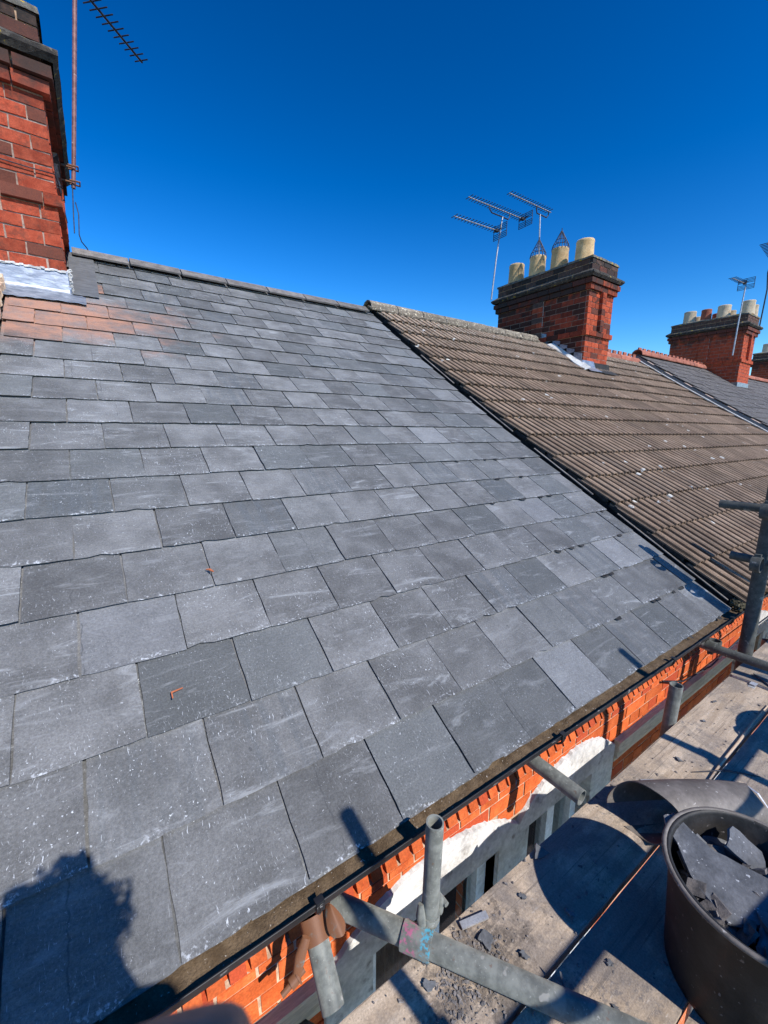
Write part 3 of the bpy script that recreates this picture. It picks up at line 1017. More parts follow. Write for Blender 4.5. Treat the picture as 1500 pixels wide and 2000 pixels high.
def chimney(house, x0, x1, y0, y1, zf, side, key, detail, seed, dz=0.0, pil_c=None):
    """side: -1 the -x face is the one seen, +1 the +x face"""
    rng = random.Random(seed)
    base = thing_part = None
    core = B()
    ins = 0.007
    zs = 1.9 + dz
    Zb, Zp, Zc = 2.79 + dz, 2.88 + dz, 3.53 + dz
    core.box(((x0 + x1) / 2, (y0 + y1) / 2, (zs + 3.75 + dz) / 2), (x1 - x0 - 2 * ins, y1 - y0 - 2 * ins, 3.75 + dz - zs))
    ch = part('chimney', core, M['mortar_dark'], house)
    xs = x0 if side < 0 else x1
    J = None if detail else B()

    def face_rows(z0, z1, proj, half0=False, short=False, mk=key, fine=None):
        """front face and the visible side, one or more courses"""
        n = max(1, round((z1 - z0) / CHc))
        for i in range(n):
            a, c = z0 + (z1 - z0) * i / n, z0 + (z1 - z0) * (i + 1) / n
            h = (i % 2 == 0) != half0
            k = mk
            brick_row(ch, (x0 - proj, y0), (x1 + proj, y0), (0, -1), proj, a, c, row_lens(x1 - x0 + 2 * proj, fine or BLc, h), k, rng, 0.05 + proj, J)
            k2 = mk
            # keep the side face clear of the corner brick of the front
            ys = (y0 - proj + 0.055 + proj * 2, y1 + proj)
            ys = (y0 + 0.052, y1 + proj)
            L = ys[1] - ys[0]
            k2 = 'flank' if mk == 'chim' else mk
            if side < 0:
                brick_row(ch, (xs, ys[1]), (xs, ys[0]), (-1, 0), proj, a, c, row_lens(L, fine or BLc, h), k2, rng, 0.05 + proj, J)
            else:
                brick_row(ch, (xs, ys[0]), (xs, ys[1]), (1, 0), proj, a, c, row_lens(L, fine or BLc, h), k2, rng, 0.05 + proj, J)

    face_rows(zf, Zb, 0.0)
    face_rows(Zb, Zp, 0.035)
    face_rows(Zp, Zc, 0.0, True)
    # corbels
    face_rows(Zc, Zc + 0.09, 0.045, mk=key)
    face_rows(Zc + 0.09, Zc + 0.175, 0.075, mk='soot' if detail == 0 else key)
    # centre pilaster of the front and of the side, standing on the band
    pc = (x0 + x1) / 2 if pil_c is None else pil_c
    core2 = B()
    core2.box((pc, y0 - 0.025, (Zp + Zc) / 2), (0.10, 0.06, Zc - Zp))
    yc = (y0 + y1) / 2
    for q in ((yc,) if True else ()):
        core2.box((xs + side * 0.012, q, (Zp + Zc) / 2), (0.04, 0.23, Zc - Zp))
    part('pilaster_core', core2, M['mortar_dark'], ch)
    n = round((Zc - Zp) / CHc)
    for i in range(n):
        a, c = Zp + (Zc - Zp) * i / n, Zp + (Zc - Zp) * (i + 1) / n
        brick_row(ch, (pc - 0.06, y0), (pc + 0.06, y0), (0, -1), 0.062, a, c, [1], key, rng, 0.06, J)
        if side < 0:
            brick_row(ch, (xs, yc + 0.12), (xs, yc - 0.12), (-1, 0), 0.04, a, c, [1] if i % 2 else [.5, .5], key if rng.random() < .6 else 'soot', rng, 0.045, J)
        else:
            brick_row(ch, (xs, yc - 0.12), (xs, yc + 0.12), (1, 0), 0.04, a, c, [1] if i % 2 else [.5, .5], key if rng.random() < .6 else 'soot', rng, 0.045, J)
    if J is not None and J.v:
        o = part('brick', J, M[key], ch)
        o['kind'] = 'stuff'
    # oversailing stone course, weathered on top
    P = 0.115
    z0, z1 = Zc + 0.205, Zc + 0.30
    b = B()
    pl = [(x0 - P, y0 - P), (x1 + P, y0 - P), (x1 + P, y1 + P), (x0 - P, y1 + P)]
    p2 = [(x0 - .02, y0 - .02), (x1 + .02, y0 - .02), (x1 + .02, y1 + .02), (x0 - .02, y1 + .02)]
    p0 = [(x0 - .08, y0 - .08), (x1 + .08, y0 - .08), (x1 + .08, y1 + .08), (x0 - .08, y1 + .08)]
    NS = 14

    def ringpts(q, z, jz):
        o = []
        for i in range(4):
            a, c = q[i], q[(i + 1) % 4]
            for k in range(NS):
                t = k / NS
                o.append((a[0] + (c[0] - a[0]) * t + rng.uniform(-jz, jz), a[1] + (c[1] - a[1]) * t + rng.uniform(-jz, jz), z + rng.uniform(-jz, jz)))
        return o
    R4 = 4 * NS
    rings = ringpts(p0, z0 - 0.012, 0.001) + ringpts(pl, z0 + 0.025, 0.004) + ringpts(pl, z1 - 0.04, 0.006) + ringpts(p2, z1 + 0.025, 0.006)
    b.add(rings, [(i * R4 + k, i * R4 + (k + 1) % R4, (i + 1) * R4 + (k + 1) % R4, (i + 1) * R4 + k) for i in range(3) for k in range(R4)])
    part('stone_course', b, M['cap'], ch)
    # top blocking course: bricks on a core
    zt0, zt1 = z1 + 0.02, z1 + 0.205
    b = B()
    b.box(((x0 + x1) / 2, (y0 + y1) / 2, (zt0 + zt1) / 2 - 0.01), (x1 - x0 + .02, y1 - y0 + .02, zt1 - zt0 - 0.01))
    part('top_core', b, M['mortar'], ch)
    J2 = None if detail else B()
    for i in range(2):
        a, c = zt0 + (zt1 - zt0) * i / 2, zt0 + (zt1 - zt0) * (i + 1) / 2
        brick_row(ch, (x0 - .02, y0), (x1 + .02, y0), (0, -1), 0.02, a, c, row_lens(x1 - x0, BLc, i), key if i == 0 else 'soot', rng, 0.06, J2, 0.012)
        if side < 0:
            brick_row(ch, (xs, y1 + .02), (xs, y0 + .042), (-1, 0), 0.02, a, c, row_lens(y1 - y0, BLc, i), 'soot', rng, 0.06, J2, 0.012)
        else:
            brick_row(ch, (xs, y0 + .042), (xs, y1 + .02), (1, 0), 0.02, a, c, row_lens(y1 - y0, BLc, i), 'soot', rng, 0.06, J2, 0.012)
    if J2 is not None:
        o = part('brick', J2, M['soot'], ch)
        o['kind'] = 'stuff'
    # lichen covered cement flaunching
    b = B()
    rings = ringpts([(x0 - .035, y0 - .035), (x1 + .035, y0 - .035), (x1 + .035, y1 + .035), (x0 - .035, y1 + .035)], zt1 - 0.012, 0.003) \
        + ringpts([(x0 - .03, y0 - .03), (x1 + .03, y0 - .03), (x1 + .03, y1 + .03), (x0 - .03, y1 + .03)], zt1 + 0.025, 0.007) \
        + ringpts([(x0 + .2, y0 + .2), (x1 - .2, y0 + .2), (x1 - .2, y1 - .2), (x0 + .2, y1 - .2)], zt1 + 0.085, 0.008)
    b.add(rings, [(i * R4 + k, i * R4 + (k + 1) % R4, (i + 1) * R4 + (k + 1) % R4, (i + 1) * R4 + k) for i in range(2) for k in range(R4)]
          + [list(range(2 * R4, 3 * R4))])
    part('flaunching', b, M['flaunch'], ch)
    return ch, zt1


chL, zt = chimney(house_a, -1.30, -0.39, 3.6, 5.35, 2.33, +1, 'chim_near', 1, 31)
pot(chL, -0.78, 4.0, zt + 0.03, 0.36, 0.15, M['pot'])
pot(chL, -0.78, 4.6, zt + 0.03, 0.36, 0.15, M['pot'])
ch2, zt = chimney(house_b, 6.945, 7.745, 3.6, 5.6, 2.335, -1, 'chim', 1, 32)
for y, cone, h in ((3.98, 0, 0.40), (4.48, 1, 0.42), (4.97, 1, 0.43), (5.48, 0, 0.43)):
    pot(ch2, 7.3, y, zt + 0.05, h, 0.155, M['pot'], bool(cone))
ch3, zt = chimney(house_d, 14.62, 15.5, 3.6, 5.42, 2.50, -1, 'chim', 0, 33, dz=0.25)
for x, y, m, h, r in ((15.0, 3.74, 'pot_white', .36, .16), (15.0, 4.28, 'pot_white', .36, .16), (15.0, 4.71, 'pot_red', .34, .13), (15.0, 5.13, 'pot_white', .36, .16),
                      (15.36, 3.72, 'pot_white', .30, .12), (15.36, 4.22, 'pot_white', .26, .12), (15.36, 4.55, 'pot_red', .25, .13), (15.36, 5.05, 'pot_white', .25, .13)):
    pot(ch3, x, y, zt + 0.05, h, r, M[m])
ch4, zt = chimney(house_e, 22.5, 23.4, 3.6, 5.5, 2.5, -1, 'chim', 0, 34, dz=0.25)
pot(ch4, 22.9, 5.2, zt + 0.05, .36, .16, M['pot_white']); pot(ch4, 22.9, 4.6, zt + 0.05, .36, .16, M['pot_white'])


# ---- flashings
def sheet(pts_fn, nu, nv, th):
    b = B()
    top = [pts_fn(i / nu, j / nv) for j in range(nv + 1) for i in range(nu + 1)]
    n = nu + 1
    b.add(top, [(j * n + i, j * n + i + 1, (j + 1) * n + i + 1, (j + 1) * n + i) for j in range(nv) for i in range(nu)], True)
    lo = [Vector(p) - Vector((0, 0, th)) for p in top]
    ed = [i for i in range(n)] + [j * n + nu for j in range(1, nv + 1)] + [nv * n + i for i in range(nu - 1, -1, -1)] + [j * n for j in range(nv - 1, 0, -1)]
    m = len(ed)
    b.add([top[i] for i in ed] + [lo[i] for i in ed], [(i, m + i, m + (i + 1) % m, (i + 1) % m) for i in range(m)])
    return b


def wob(u, v, s, a):
    return a * mnoise.noise(Vector((u * s, v * s * .7, s)))


# front apron of the near chimney: upstand on the brick, skirt on the slates
def apron(u, v):
    x = -1.32 + u * (1.32 - 0.285)
    if v < 0.5:
        s = 3.985 + v * 2 * 0.19 + 0.012 * sin(u * 9)
        p = surf(x, s, 0.014 + max(0, x * 0))
        p.z += 0.004 + wob(u * 12, v * 3, 3, 0.010)
        return p
    t = (v - 0.5) * 2
    x = min(x, -0.385 + 0.02 * (1 - t))
    return Vector((x, 3.587 - 0.008 * (1 - t) + wob(u * 10, v * 4, 4, 0.006), 2.175 + t * 0.165 + wob(u * 7, v, 2, 0.008)))


part('lead_flashing', sheet(apron, 40, 10, 0.003), M['lead'], chL)


def flap(u, v):
    s = 4.19 + v * 1.02
    x = -0.375 + u * (0.185 + 0.012 * v)
    p = surf(x, s, 0.013)
    p.z += wob(u * 3, v * 6, 2, 0.006)
    return p


part('lead_cover', sheet(flap, 10, 24, 0.003), M['lead_dark'], chL)
# torn mortar pointing between lead and brick
b = B()
for i in range(16):
    t = i / 15
    b.box((-0.372 + rr.uniform(-.008, .008), 3.59 + 0.02 * rr.random(), 2.19 + t * 0.17), (0.02, 0.022, 0.02), Euler((rr.random(), rr.random(), rr.random())).to_matrix(), 0.005, rr)
for i in range(34):
    x = -1.25 + i * 0.0255
    b.box((x, 3.588, 2.338 + rr.uniform(-.004, .004)), (0.028, 0.02, 0.016), Euler((rr.uniform(-.4, .4), 0, 0)).to_matrix(), 0.004, rr)
o = part('pointing', b, M['stucco'], chL); o['kind'] = 'stuff'
# stepped flashing on the second chimney, pale cement fillet along its flank, apron
zst = [2.335 + CHc * k for k in range(8)]
b = B()
y = 3.6
for k in range(6):
    za = 2.40 + k * 0.089
    s_y = 3.62 + k * 0.152
    b.prism([(s_y, za - 0.05), (s_y + 0.30, za + 0.105), (s_y + 0.16, za + 0.125), (s_y, za + 0.09)], lambda u, v, d: (d, u, v), 6.928, 6.940)
part('step_flashing', b, M['lead'], ch2)


def fillet(u, v):
    s = 4.10 + v * 0.92
    x = 6.945 - 0.16 * (1 - u) * (0.8 + 0.3 * sin(v * 8))
    p = surf(x, s, 0.085 + u * 0.05)
    p.z += wob(u * 4, v * 9, 3, 0.008)
    return p


part('cement_fillet', sheet(fillet, 4, 20, 0.02), M['stucco'], ch2)


def apron2(u, v):
    x = 6.9 + u * 0.38
    if v < .5:
        p = surf(x, 4.03 + v * 2 * 0.12, 0.095)
        return p
    t = (v - .5) * 2
    return Vector((x + 0.045 * (1 - t), 3.588 - 0.02 * (1 - t), 2.26 + 0.11 * t))


part('lead_flashing', sheet(apron2, 8, 6, 0.003), M['lead'], ch2)


def apron3(u, v):
    x = 7.285 + u * 0.52
    if v < .5:
        return surf(x, 3.99 + v * 2 * 0.15, 0.092)
    t = (v - .5) * 2
    return Vector((x, 3.587 - 0.02 * (1 - t), 2.255 + 0.10 * t))


part('felt_patch', sheet(apron3, 8, 6, 0.004), M['felt'], ch2)
b = B(); b.box((15.05, 3.585, 2.42), (0.9, 0.02, 0.17)); part('lead_flashing', b, M['lead'], ch3)

# ---------------------------------------------------------------- front walls
rw = random.Random(12)


def wall(house, x0, x1, opens=()):
    cuts = [x0] + [q for o in opens for q in o] + [x1]
    up, lo = B(), B()
    for i in range(len(cuts) - 1):
        p, q = cuts[i], cuts[i + 1]
        hole = i % 2 == 1
        zb = -0.60 if hole else -0.82
        up.box(((p + q) / 2, YW + 0.114, (-0.346 + zb) / 2), (q - p, 0.22, -0.346 - zb))
        up.box(((p + q) / 2, YW + 0.16, -0.182), (q - p, 0.15, 0.324))
        zt = -2.25 if hole else -0.82
        lo.box(((p + q) / 2, YW + 0.111, (zt - 5.6) / 2), (q - p, 0.22, 5.6 + zt))
    wl = part('wall', up, M['mortar'], house)
    part('lower_wall', lo, M['lower'], house, ((x0 + x1) / 2, YW, 0))
    b = B()
    b.box(((x0 + x1) / 2, 8.8, -2.8), (x1 - x0, 0.22, 5.6))
    part('rear_wall', b, M['lower'], house, ((x0 + x1) / 2, 8.8, 0))
    return wl


XP1 = 3.05
OP = ((0.26, 0.90), (1.10, 1.62))
wall_a = wall(house_a, XA0 - 0.05, XP1, OP)
wall_b = wall(house_b, XP1, XB1, ((3.95, 4.45),))
wall_c = wall(house_c, XB1, XC1)
wall_d = wall(house_d, XC1, 15.4)
wall_e = wall(house_e, 15.4, 24)
wall_l = wall(house_l, -6, XA0 - 0.05)


def arch_z(x):
    """top edge of the painted stucco over the windows; None outside"""
    for a, c, top, ends in ((0.07, 1.03, -0.386, -0.56), (1.035, 1.85, -0.386, -0.545), (3.75, 4.65, -0.386, -0.55)):
        if a < x < c:
            t = (x - (a + c) / 2) / ((c - a) / 2)
            return top + (ends - top) * abs(t) ** 2.2
    return None


ZR0 = -0.307
CW = 0.0722
# saw-tooth course of moulded bricks right under the gutter
TP = 0.0573


def tooth_mesh():
    b = B()
    hw = 0.0222
    # side profile (depth, height): flush at its foot, fading back into the wall at the top
    b.prism([(0.0, 0.0), (0.034, 0.062), (0.07, 0.062), (0.07, 0.0)], lambda u, v, d: (d, u, v), -hw, hw)
    b.box((0, 0.053, 0.12), (TP - 0.0015, 0.038, 0.115))
    b.box((0, 0.053, 0.03), (TP - 0.0015, 0.038, 0.062))
    return b.mesh('dentil_brick', M['brick'])


tm = tooth_mesh()
k = int((XA0 - 0.02) / TP)
while k * TP < 5.2:
    x = k * TP + 0.006
    link('dentil_brick', tm, wall_a if x < XP1 else wall_b, (x, YW + 0.001, ZR0 - 0.034 + rw.uniform(-.001, .001)), Euler((0, 0, rw.uniform(-.02, .02))))
    k += 1
# courses of face bricks: headers and stretchers in turn
for row in range(7):
    z1 = ZR0 - row * CW
    z0 = z1 - CW
    if row == 0:
        z1 = -0.3415
    st = 0.2245 if row % 2 else 0.11225
    x = XA0 - 0.02 + (0.056 if row % 2 else 0.0)
    lim = 4.9 if row < 5 else 4.2
    while x < lim:
        wd = st
        xc = x + wd / 2
        hid = False
        for q in (x + 0.012, xc, x + wd - 0.012):
            az = arch_z(q)
            if az is None or az < z1 - 0.012:
                break
        else:
            hid = True
        band = (xc > 1.9 or xc < 0.03) and z0 < -0.515 and z1 > -0.675 and not (3.7 < xc < 4.7)
        if row >= 4 and x < -0.25:
            hid = True
        if not hid and not (band and z1 < -0.53 and z0 > -0.665):
            me = brick_me(wd - 0.009, z1 - z0 - 0.009, 0.05, M['brick'], 'brick', rw)
            link('brick', me, wall_a if xc < XP1 else wall_b, (xc, YW + 0.025 + rw.uniform(-.001, .001), (z0 + z1) / 2))
        x += wd


# painted stucco lintels with arched tops, and the window reveals
def stucco(house, spans, x0, x1, opens):
    def top(x):
        z = arch_z(x)
        return z if z is not None else -0.60
    y0, y1 = 0.104, 0.128
    ZO = -0.615
    b = B()
    n = 130
    xs = [x0 + (x1 - x0) * i / n for i in range(n + 1)]
    a, c = [], []
    rg = random.Random(4)
    for x in xs:
        t = top(min(max(x, x0 + 0.003), x1 - 0.003)) + rg.uniform(-0.004, 0.004) - 0.020 * max(0, mnoise.noise(Vector((x * 9, 1.7, 0)))) - 0.010 * abs(mnoise.noise(Vector((x * 31, 3.1, 0))))
        a.append((x, t)); c.append((x, ZO))
    m = n + 1
    vs = [(x, y0, z) for x, z in a] + [(x, y0, z) for x, z in c] + [(x, y1, z + 0.004) for x, z in a] + [(x, y1 + 0.16, z) for x, z in c]
    fs = []
    for i in range(n):
        fs += [(m + i, m + i + 1, i + 1, i), (i, i + 1, 2 * m + i + 1, 2 * m + i), (m + i + 1, m + i, 3 * m + i, 3 * m + i + 1)]
    fs += [(0, 2 * m, m), (n, m + n, 2 * m + n)]
    b.add(vs, fs)
    edges = [x0] + [q for o in opens for q in o] + [x1]
    for i in range(0, len(edges), 2):
        p, q = edges[i], edges[i + 1]
        if q - p > 0.02:
            b.box(((p + q) / 2, (y0 + 0.30) / 2, (ZO - 2.3) / 2), (q - p, 0.30 - y0, 2.3 + ZO))
    return part('lintel', b, M['stucco'], house)


def window(house, x0, x1, z0, z1, y=0.20, curtain=True):
    b = B()
    fw = 0.055
    for cx, cz, dx, dz in ((x0 + fw / 2, (z0 + z1) / 2, fw, z1 - z0), (x1 - fw / 2, (z0 + z1) / 2, fw, z1 - z0),
                           ((x0 + x1) / 2, z1 - fw / 2, x1 - x0 - 2 * fw, fw), ((x0 + x1) / 2, z0 + fw / 2, x1 - x0 - 2 * fw, fw),
                           ((x0 + x1) / 2 + 0.02, (z0 + z1) / 2, 0.06, z1 - z0 - 2 * fw)):
        b.box((cx, y, cz), (dx, 0.06, dz))
    wn = part('window', b, M['upvc'], house)
    b = B(); b.box(((x0 + x1) / 2, y + 0.005, (z0 + z1) / 2), (x1 - x0 - 2 * fw + .01, 0.012, z1 - z0 - 2 * fw + .01))
    part('pane', b, M['glass'], wn)
    if curtain:
        b = B()
        n = 24
        xs = [x0 + fw + (x1 - x0 - 2 * fw) * 0.5 * i / n for i in range(n + 1)]
        vs = [(x, y + 0.09 + 0.012 * sin(i * 1.7), z) for z in (z0, z1) for i, x in enumerate(xs)]
        b.add(vs, [(i, i + 1, n + 2 + i, n + 1 + i) for i in range(n)])
        part('curtain', b, M['curtain'], wn)
    return wn


OP = ((0.26, 0.90), (1.10, 1.62))
stucco(house_a, None, 0.08, 1.84, OP)
for a, c in OP:
    window(house_a, a, c, -2.25, -0.617)
stucco(house_b, None, 3.76, 4.64, ((3.95, 4.45),))
window(house_b, 3.95, 4.45, -2.25, -0.617)


def string_course(house, x0, x1):
    prof = [(0.0, -0.532), (0.034, -0.536), (0.034, -0.552), (0.027, -0.556), (0.03, -0.575), (0.034, -0.590), (0.026, -0.600), (0.020, -0.612),
            (0.026, -0.628), (0.022, -0.640), (0.012, -0.650), (0.012, -0.672), (0.0, -0.676)]
    b = B()
    n = max(2, int((x1 - x0) / 0.12))
    k = len(prof)
    vs = []
    for i in range(n + 1):
        x = x0 + (x1 - x0) * i / n
        vs += [(x, YW - d + rw.uniform(-.0012, .0012), z + rw.uniform(-.001, .001)) for d, z in prof]
    b.add(vs, [(i * k + j, i * k + j + 1, (i + 1) * k + j + 1, (i + 1) * k + j) for i in range(n) for j in range(k - 1)])
    for i in (0, n):
        b.add(vs[i * k:(i + 1) * k], [list(range(k))])
    return part('string_course', b, M['cream'], house)


string_course(house_a, 1.86, XP1)
string_course(house_a, XA0, 0.065)
string_course(house_b, XP1, 3.74)


# ---------------------------------------------------------------- gutters
def gutter(house, x0, x1, seed, silt=True, sag=0.0):
    rg = random.Random(seed)
    GR, GT, gy, gz = 0.056, 0.0035, 0.0, -0.004
    b = B()
    n = max(4, int((x1 - x0) / 0.1))
    prof = []
    for k in range(13):
        a = pi + pi * k / 12
        prof.append((gy + GR * cos(a), gz + GR * sin(a)))
    prof_in = [(gy + (GR - GT) * cos(pi + pi * k / 12), gz + (GR - GT) * sin(pi + pi * k / 12)) for k in range(13)]
    lip = [(gy - GR - 0.0015, gz + 0.002), (gy - GR + 0.0035, gz + 0.0025)]
    ring = prof[::-1] + [lip[0], lip[1]] + prof_in
    k = len(ring)
    vs = []
    for i in range(n + 1):
        x = x0 + (x1 - x0) * i / n
        dy, dz = 0.002 * sin(x * 2.3), 0.003 * sin(x * 1.4 + 1) - sag * x
        vs += [(x, y + dy, z + dz) for y, z in ring]
    b.add(vs, [(i * k + j, (i + 1) * k + j, (i + 1) * k + (j + 1) % k, i * k + (j + 1) % k) for i in range(n) for j in range(k)], True)
    g = part('gutter', b, M['black_plastic'], house)
    if silt:
        b = B()
        nx, ny = int((x1 - x0) / 0.012), 8
        vs = []
        for i in range(nx + 1):
            x = x0 + (x1 - x0) * i / nx
            for j in range(ny + 1):
                t = j / ny
                y = gy - 0.043 + 0.086 * t
                h = -0.0225 + 0.006 * mnoise.fractal(Vector((x * 9, y * 25, 1)), 1.0, 2.0, 3) + 0.008 * t + 0.004 * mnoise.noise(Vector((x * 60, y * 60, 4)))
                vs.append((x, y, gz + h))
        m = ny + 1
        b.add(vs, [(i * m + j, (i + 1) * m + j, (i + 1) * m + j + 1, i * m + j + 1) for i in range(nx) for j in range(ny)], True)
        o = part('silt', b, M['silt'], g)
        o['kind'] = 'stuff'
    x = x0 + 0.84
    for bx in ([0.0, 1.02, 1.985, 2.83] if x0 < 0 else [x0 + 0.6, x0 + 1.5]):
        if x0 < bx < x1:
            b = B()
            b.box((bx, gy - GR - 0.001, gz - 0.006), (0.022, 0.008, 0.022), None, 0.001, rg)
            b.box((bx, gy - GR + 0.005, gz + 0.007), (0.022, 0.018, 0.004), None, 0.001, rg)
            b.path([(bx, gy - GR * 1.09 * cos(a), gz - GR * 1.09 * sin(a)) for a in [pi * q / 10 for q in range(11)]], 0.004, 6)
            b.box((bx, 0.09, gz - 0.02), (0.03, 0.07, 0.02))
            part('bracket', b, M['black_plastic'], g)
    # union joint
    return g


gut_a = gutter(house_a, XA0, 3.03, 1)
gut_b = gutter(house_b, 3.04, XB1, 2, True)
for h, a, c in ((house_c, XB1, XC1), (house_d, XC1, 15.4)):
    gutter(h, a, c, 3, False)
b = B()
for _ in range(70):
    t = rw.random()
    b.box((3.02 + t * 0.22, 0.0 + rw.uniform(-.045, .03), 0.012 + rw.uniform(-.02, .035) * (1 - t * .4)), (rw.uniform(.01, .03),) * 3,
          Euler((rw.random() * 3, rw.random() * 3, 0)).to_matrix(), 0.004, rw)
o = part('moss', b, M['moss'], gut_b); o['kind'] = 'stuff'

# ---------------------------------------------------------------- television antennas
AG = 'television antennas on the chimneys'


def antenna(label, mast, booms, mat, r=0.016):
    t = thing('television_antenna', label, 'antenna', mast[0], AG)
    b = B()
    b.path(mast, r, 10)
    part('mast', b, mat, t)
    for bm in booms:
        p0, p1 = Vector(bm['a']), Vector(bm['b'])        # a = rear end, b = front end
        d = (p1 - p0).normalized()
        sd_ = Vector((-d.y, d.x, 0)).normalized()
        up = Vector((0, 0, 1))
        b = B(); b.tube(p0, p1, bm.get('br', 0.011), 8)
        part('boom', b, bm.get('mat', M['alu']), t)
        b = B()
        n = bm['n']
        for k in range(n):
            q = p0 + (p1 - p0) * ((k + 1.0) / n) * 0.985 + d * 0.0
            L = bm.get('el', 0.15) * 1.35 * (1 - 0.25 * k / n)
            vv = sd_ * cos(bm.get('tilt', 0)) + up * sin(bm.get('tilt', 0))
            b.path([q - vv * L / 2 + up * .008, q + vv * L / 2 + up * .008], bm.get('er', 0.0075), 5)
        o = part('director', b, M['wire'], t)
        o['kind'] = 'stuff'
        if bm.get('refl'):
            b = B()
            W2, H2 = 0.17, 0.13
            for sgn in (-1, 1):
                for k in range(4):
                    zz = sgn * (0.03 + k * 0.032)
                    c = p0 + up * zz - d * (0.0 + 0.0 * k)
                    b.path([c - sd_ * W2, c + sd_ * W2], 0.007, 5)
            for e in (-W2, W2, 0):
                b.path([p0 + sd_ * e - up * H2, p0 + sd_ * e + up * H2], 0.007, 5)
            part('reflector', b, M['wire'], t)
            b = B(); b.box(p0 + d * 0.10, (0.09, 0.06, 0.05)); part('junction_box', b, M['wire'], t)
        if bm.get('cradle'):
            c = Vector(bm['cradle'])
            u0, u1 = bm['u']
            A, Bq = p0 + (p1 - p0) * u0, p0 + (p1 - p0) * u1
            lo = c.z
            b = B()
            b.path([A, Vector((A.x, A.y, lo + 0.06)), Vector((A.x * .8 + c.x * .2, A.y * .8 + c.y * .2, lo)), c,
                    Vector((Bq.x * .8 + c.x * .2, Bq.y * .8 + c.y * .2, lo)), Vector((Bq.x, Bq.y, lo + 0.06)), Bq], 0.012, 8)
            part('cradle', b, M['wire'], t)
    return t


antenna('twin-boom antenna on a tall mast at the far corner of the chimney with wire cones',
        [(6.82, 5.70, 3.82), (6.88, 5.68, 4.6), (6.95, 5.66, 5.25), (6.98, 5.66, 5.40)],
        [dict(a=(6.93, 5.66, 5.12), b=(5.66, 5.68, 5.08), n=15, el=0.17, refl=1),
         dict(a=(7.70, 5.66, 5.53), b=(6.02, 5.68, 5.50), n=22, el=0.19, refl=1, cradle=(6.98, 5.66, 5.40), u=(0.30, 0.66))], M['alu'], 0.0155)
antenna('single-boom antenna rising behind the chimney pot with a wire cone',
        [(7.78, 5.28, 3.9), (7.74, 5.28, 4.6), (7.70, 5.30, 5.50)],
        [dict(a=(8.05, 5.30, 5.63), b=(6.75, 5.32, 5.63), n=17, el=0.15, cradle=(7.70, 5.30, 5.50), u=(0.06, 0.36))], M['alu'], 0.0145)
antenna('antenna on the red brown pole against the near left chimney',
        [(-0.262, 4.7, 3.42), (-0.17, 4.7, 4.18), (-0.073, 4.7, 5.02), (-0.03, 4.7, 5.4)],
        [dict(a=(-0.03, 4.62, 5.08), b=(0.512, 5.18, 5.06), n=11, el=0.15, er=0.006, br=0.011, mat=M['wire'])], M['pole_red'], 0.0185)
antenna('small antenna with a grid reflector on a thin mast before the chimney with white pots',
        [(13.66, 3.5, 3.10), (13.70, 3.5, 4.0), (13.78, 3.5, 4.78)],
        [dict(a=(13.80, 3.5, 4.85), b=(12.9, 3.52, 4.82), n=9, el=0.16, refl=1)], M['alu'], 0.016)
antenna('antenna with broad grid panels cut by the right edge of the picture',
        [(15.75, 3.62, 4.1), (15.78, 3.6, 5.1), (15.6, 3.6, 5.5), (15.85, 3.6, 6.1)],
        [dict(a=(16.4, 3.6, 6.05), b=(15.2, 3.6, 6.15), n=12, el=0.34, er=0.012, br=0.02, refl=1)], M['wire'], 0.018)
# wall brackets of the near pole and its loose cable
pole_l = bpy.data.objects['television_antenna.002']
for z in (3.47, 3.60):
    b = B()
    b.path([(-0.40, 4.7, z), (-0.235, 4.7, z)], 0.009, 6)
    b.path([(-0.285, 4.66, z), (-0.205, 4.66, z + 0.002), (-0.205, 4.74, z), (-0.285, 4.74, z)], 0.008, 6)
    part('bracket', b, M['rust'], pole_l)
b = B()
b.path([(-0.26, 4.70, 3.3), (-0.245, 4.7, 3.2), (-0.262, 4.66, 3.0), (-0.25, 4.6, 2.92), (-0.215, 4.5, 2.84), (-0.205, 4.45, 2.80)], 0.005, 6)
b.path([(-0.262, 4.7, 3.5), (-0.285, 4.6, 3.2), (-0.30, 4.5, 2.95)], 0.005, 6)
part('cable', b, M['wire'], pole_l)
b = B()
b.path([(-1.1, 3.582, 3.02), (-0.8, 3.582, 3.03), (-0.55, 3.582, 3.02), (-0.385, 3.582, 3.02), (-0.372, 3.65, 3.0), (-0.345, 4.2, 2.92)], 0.004, 6)
solo('cable', b, M['wire'], 'thin grey cable stretched across the near left chimney bricks', 'cable')

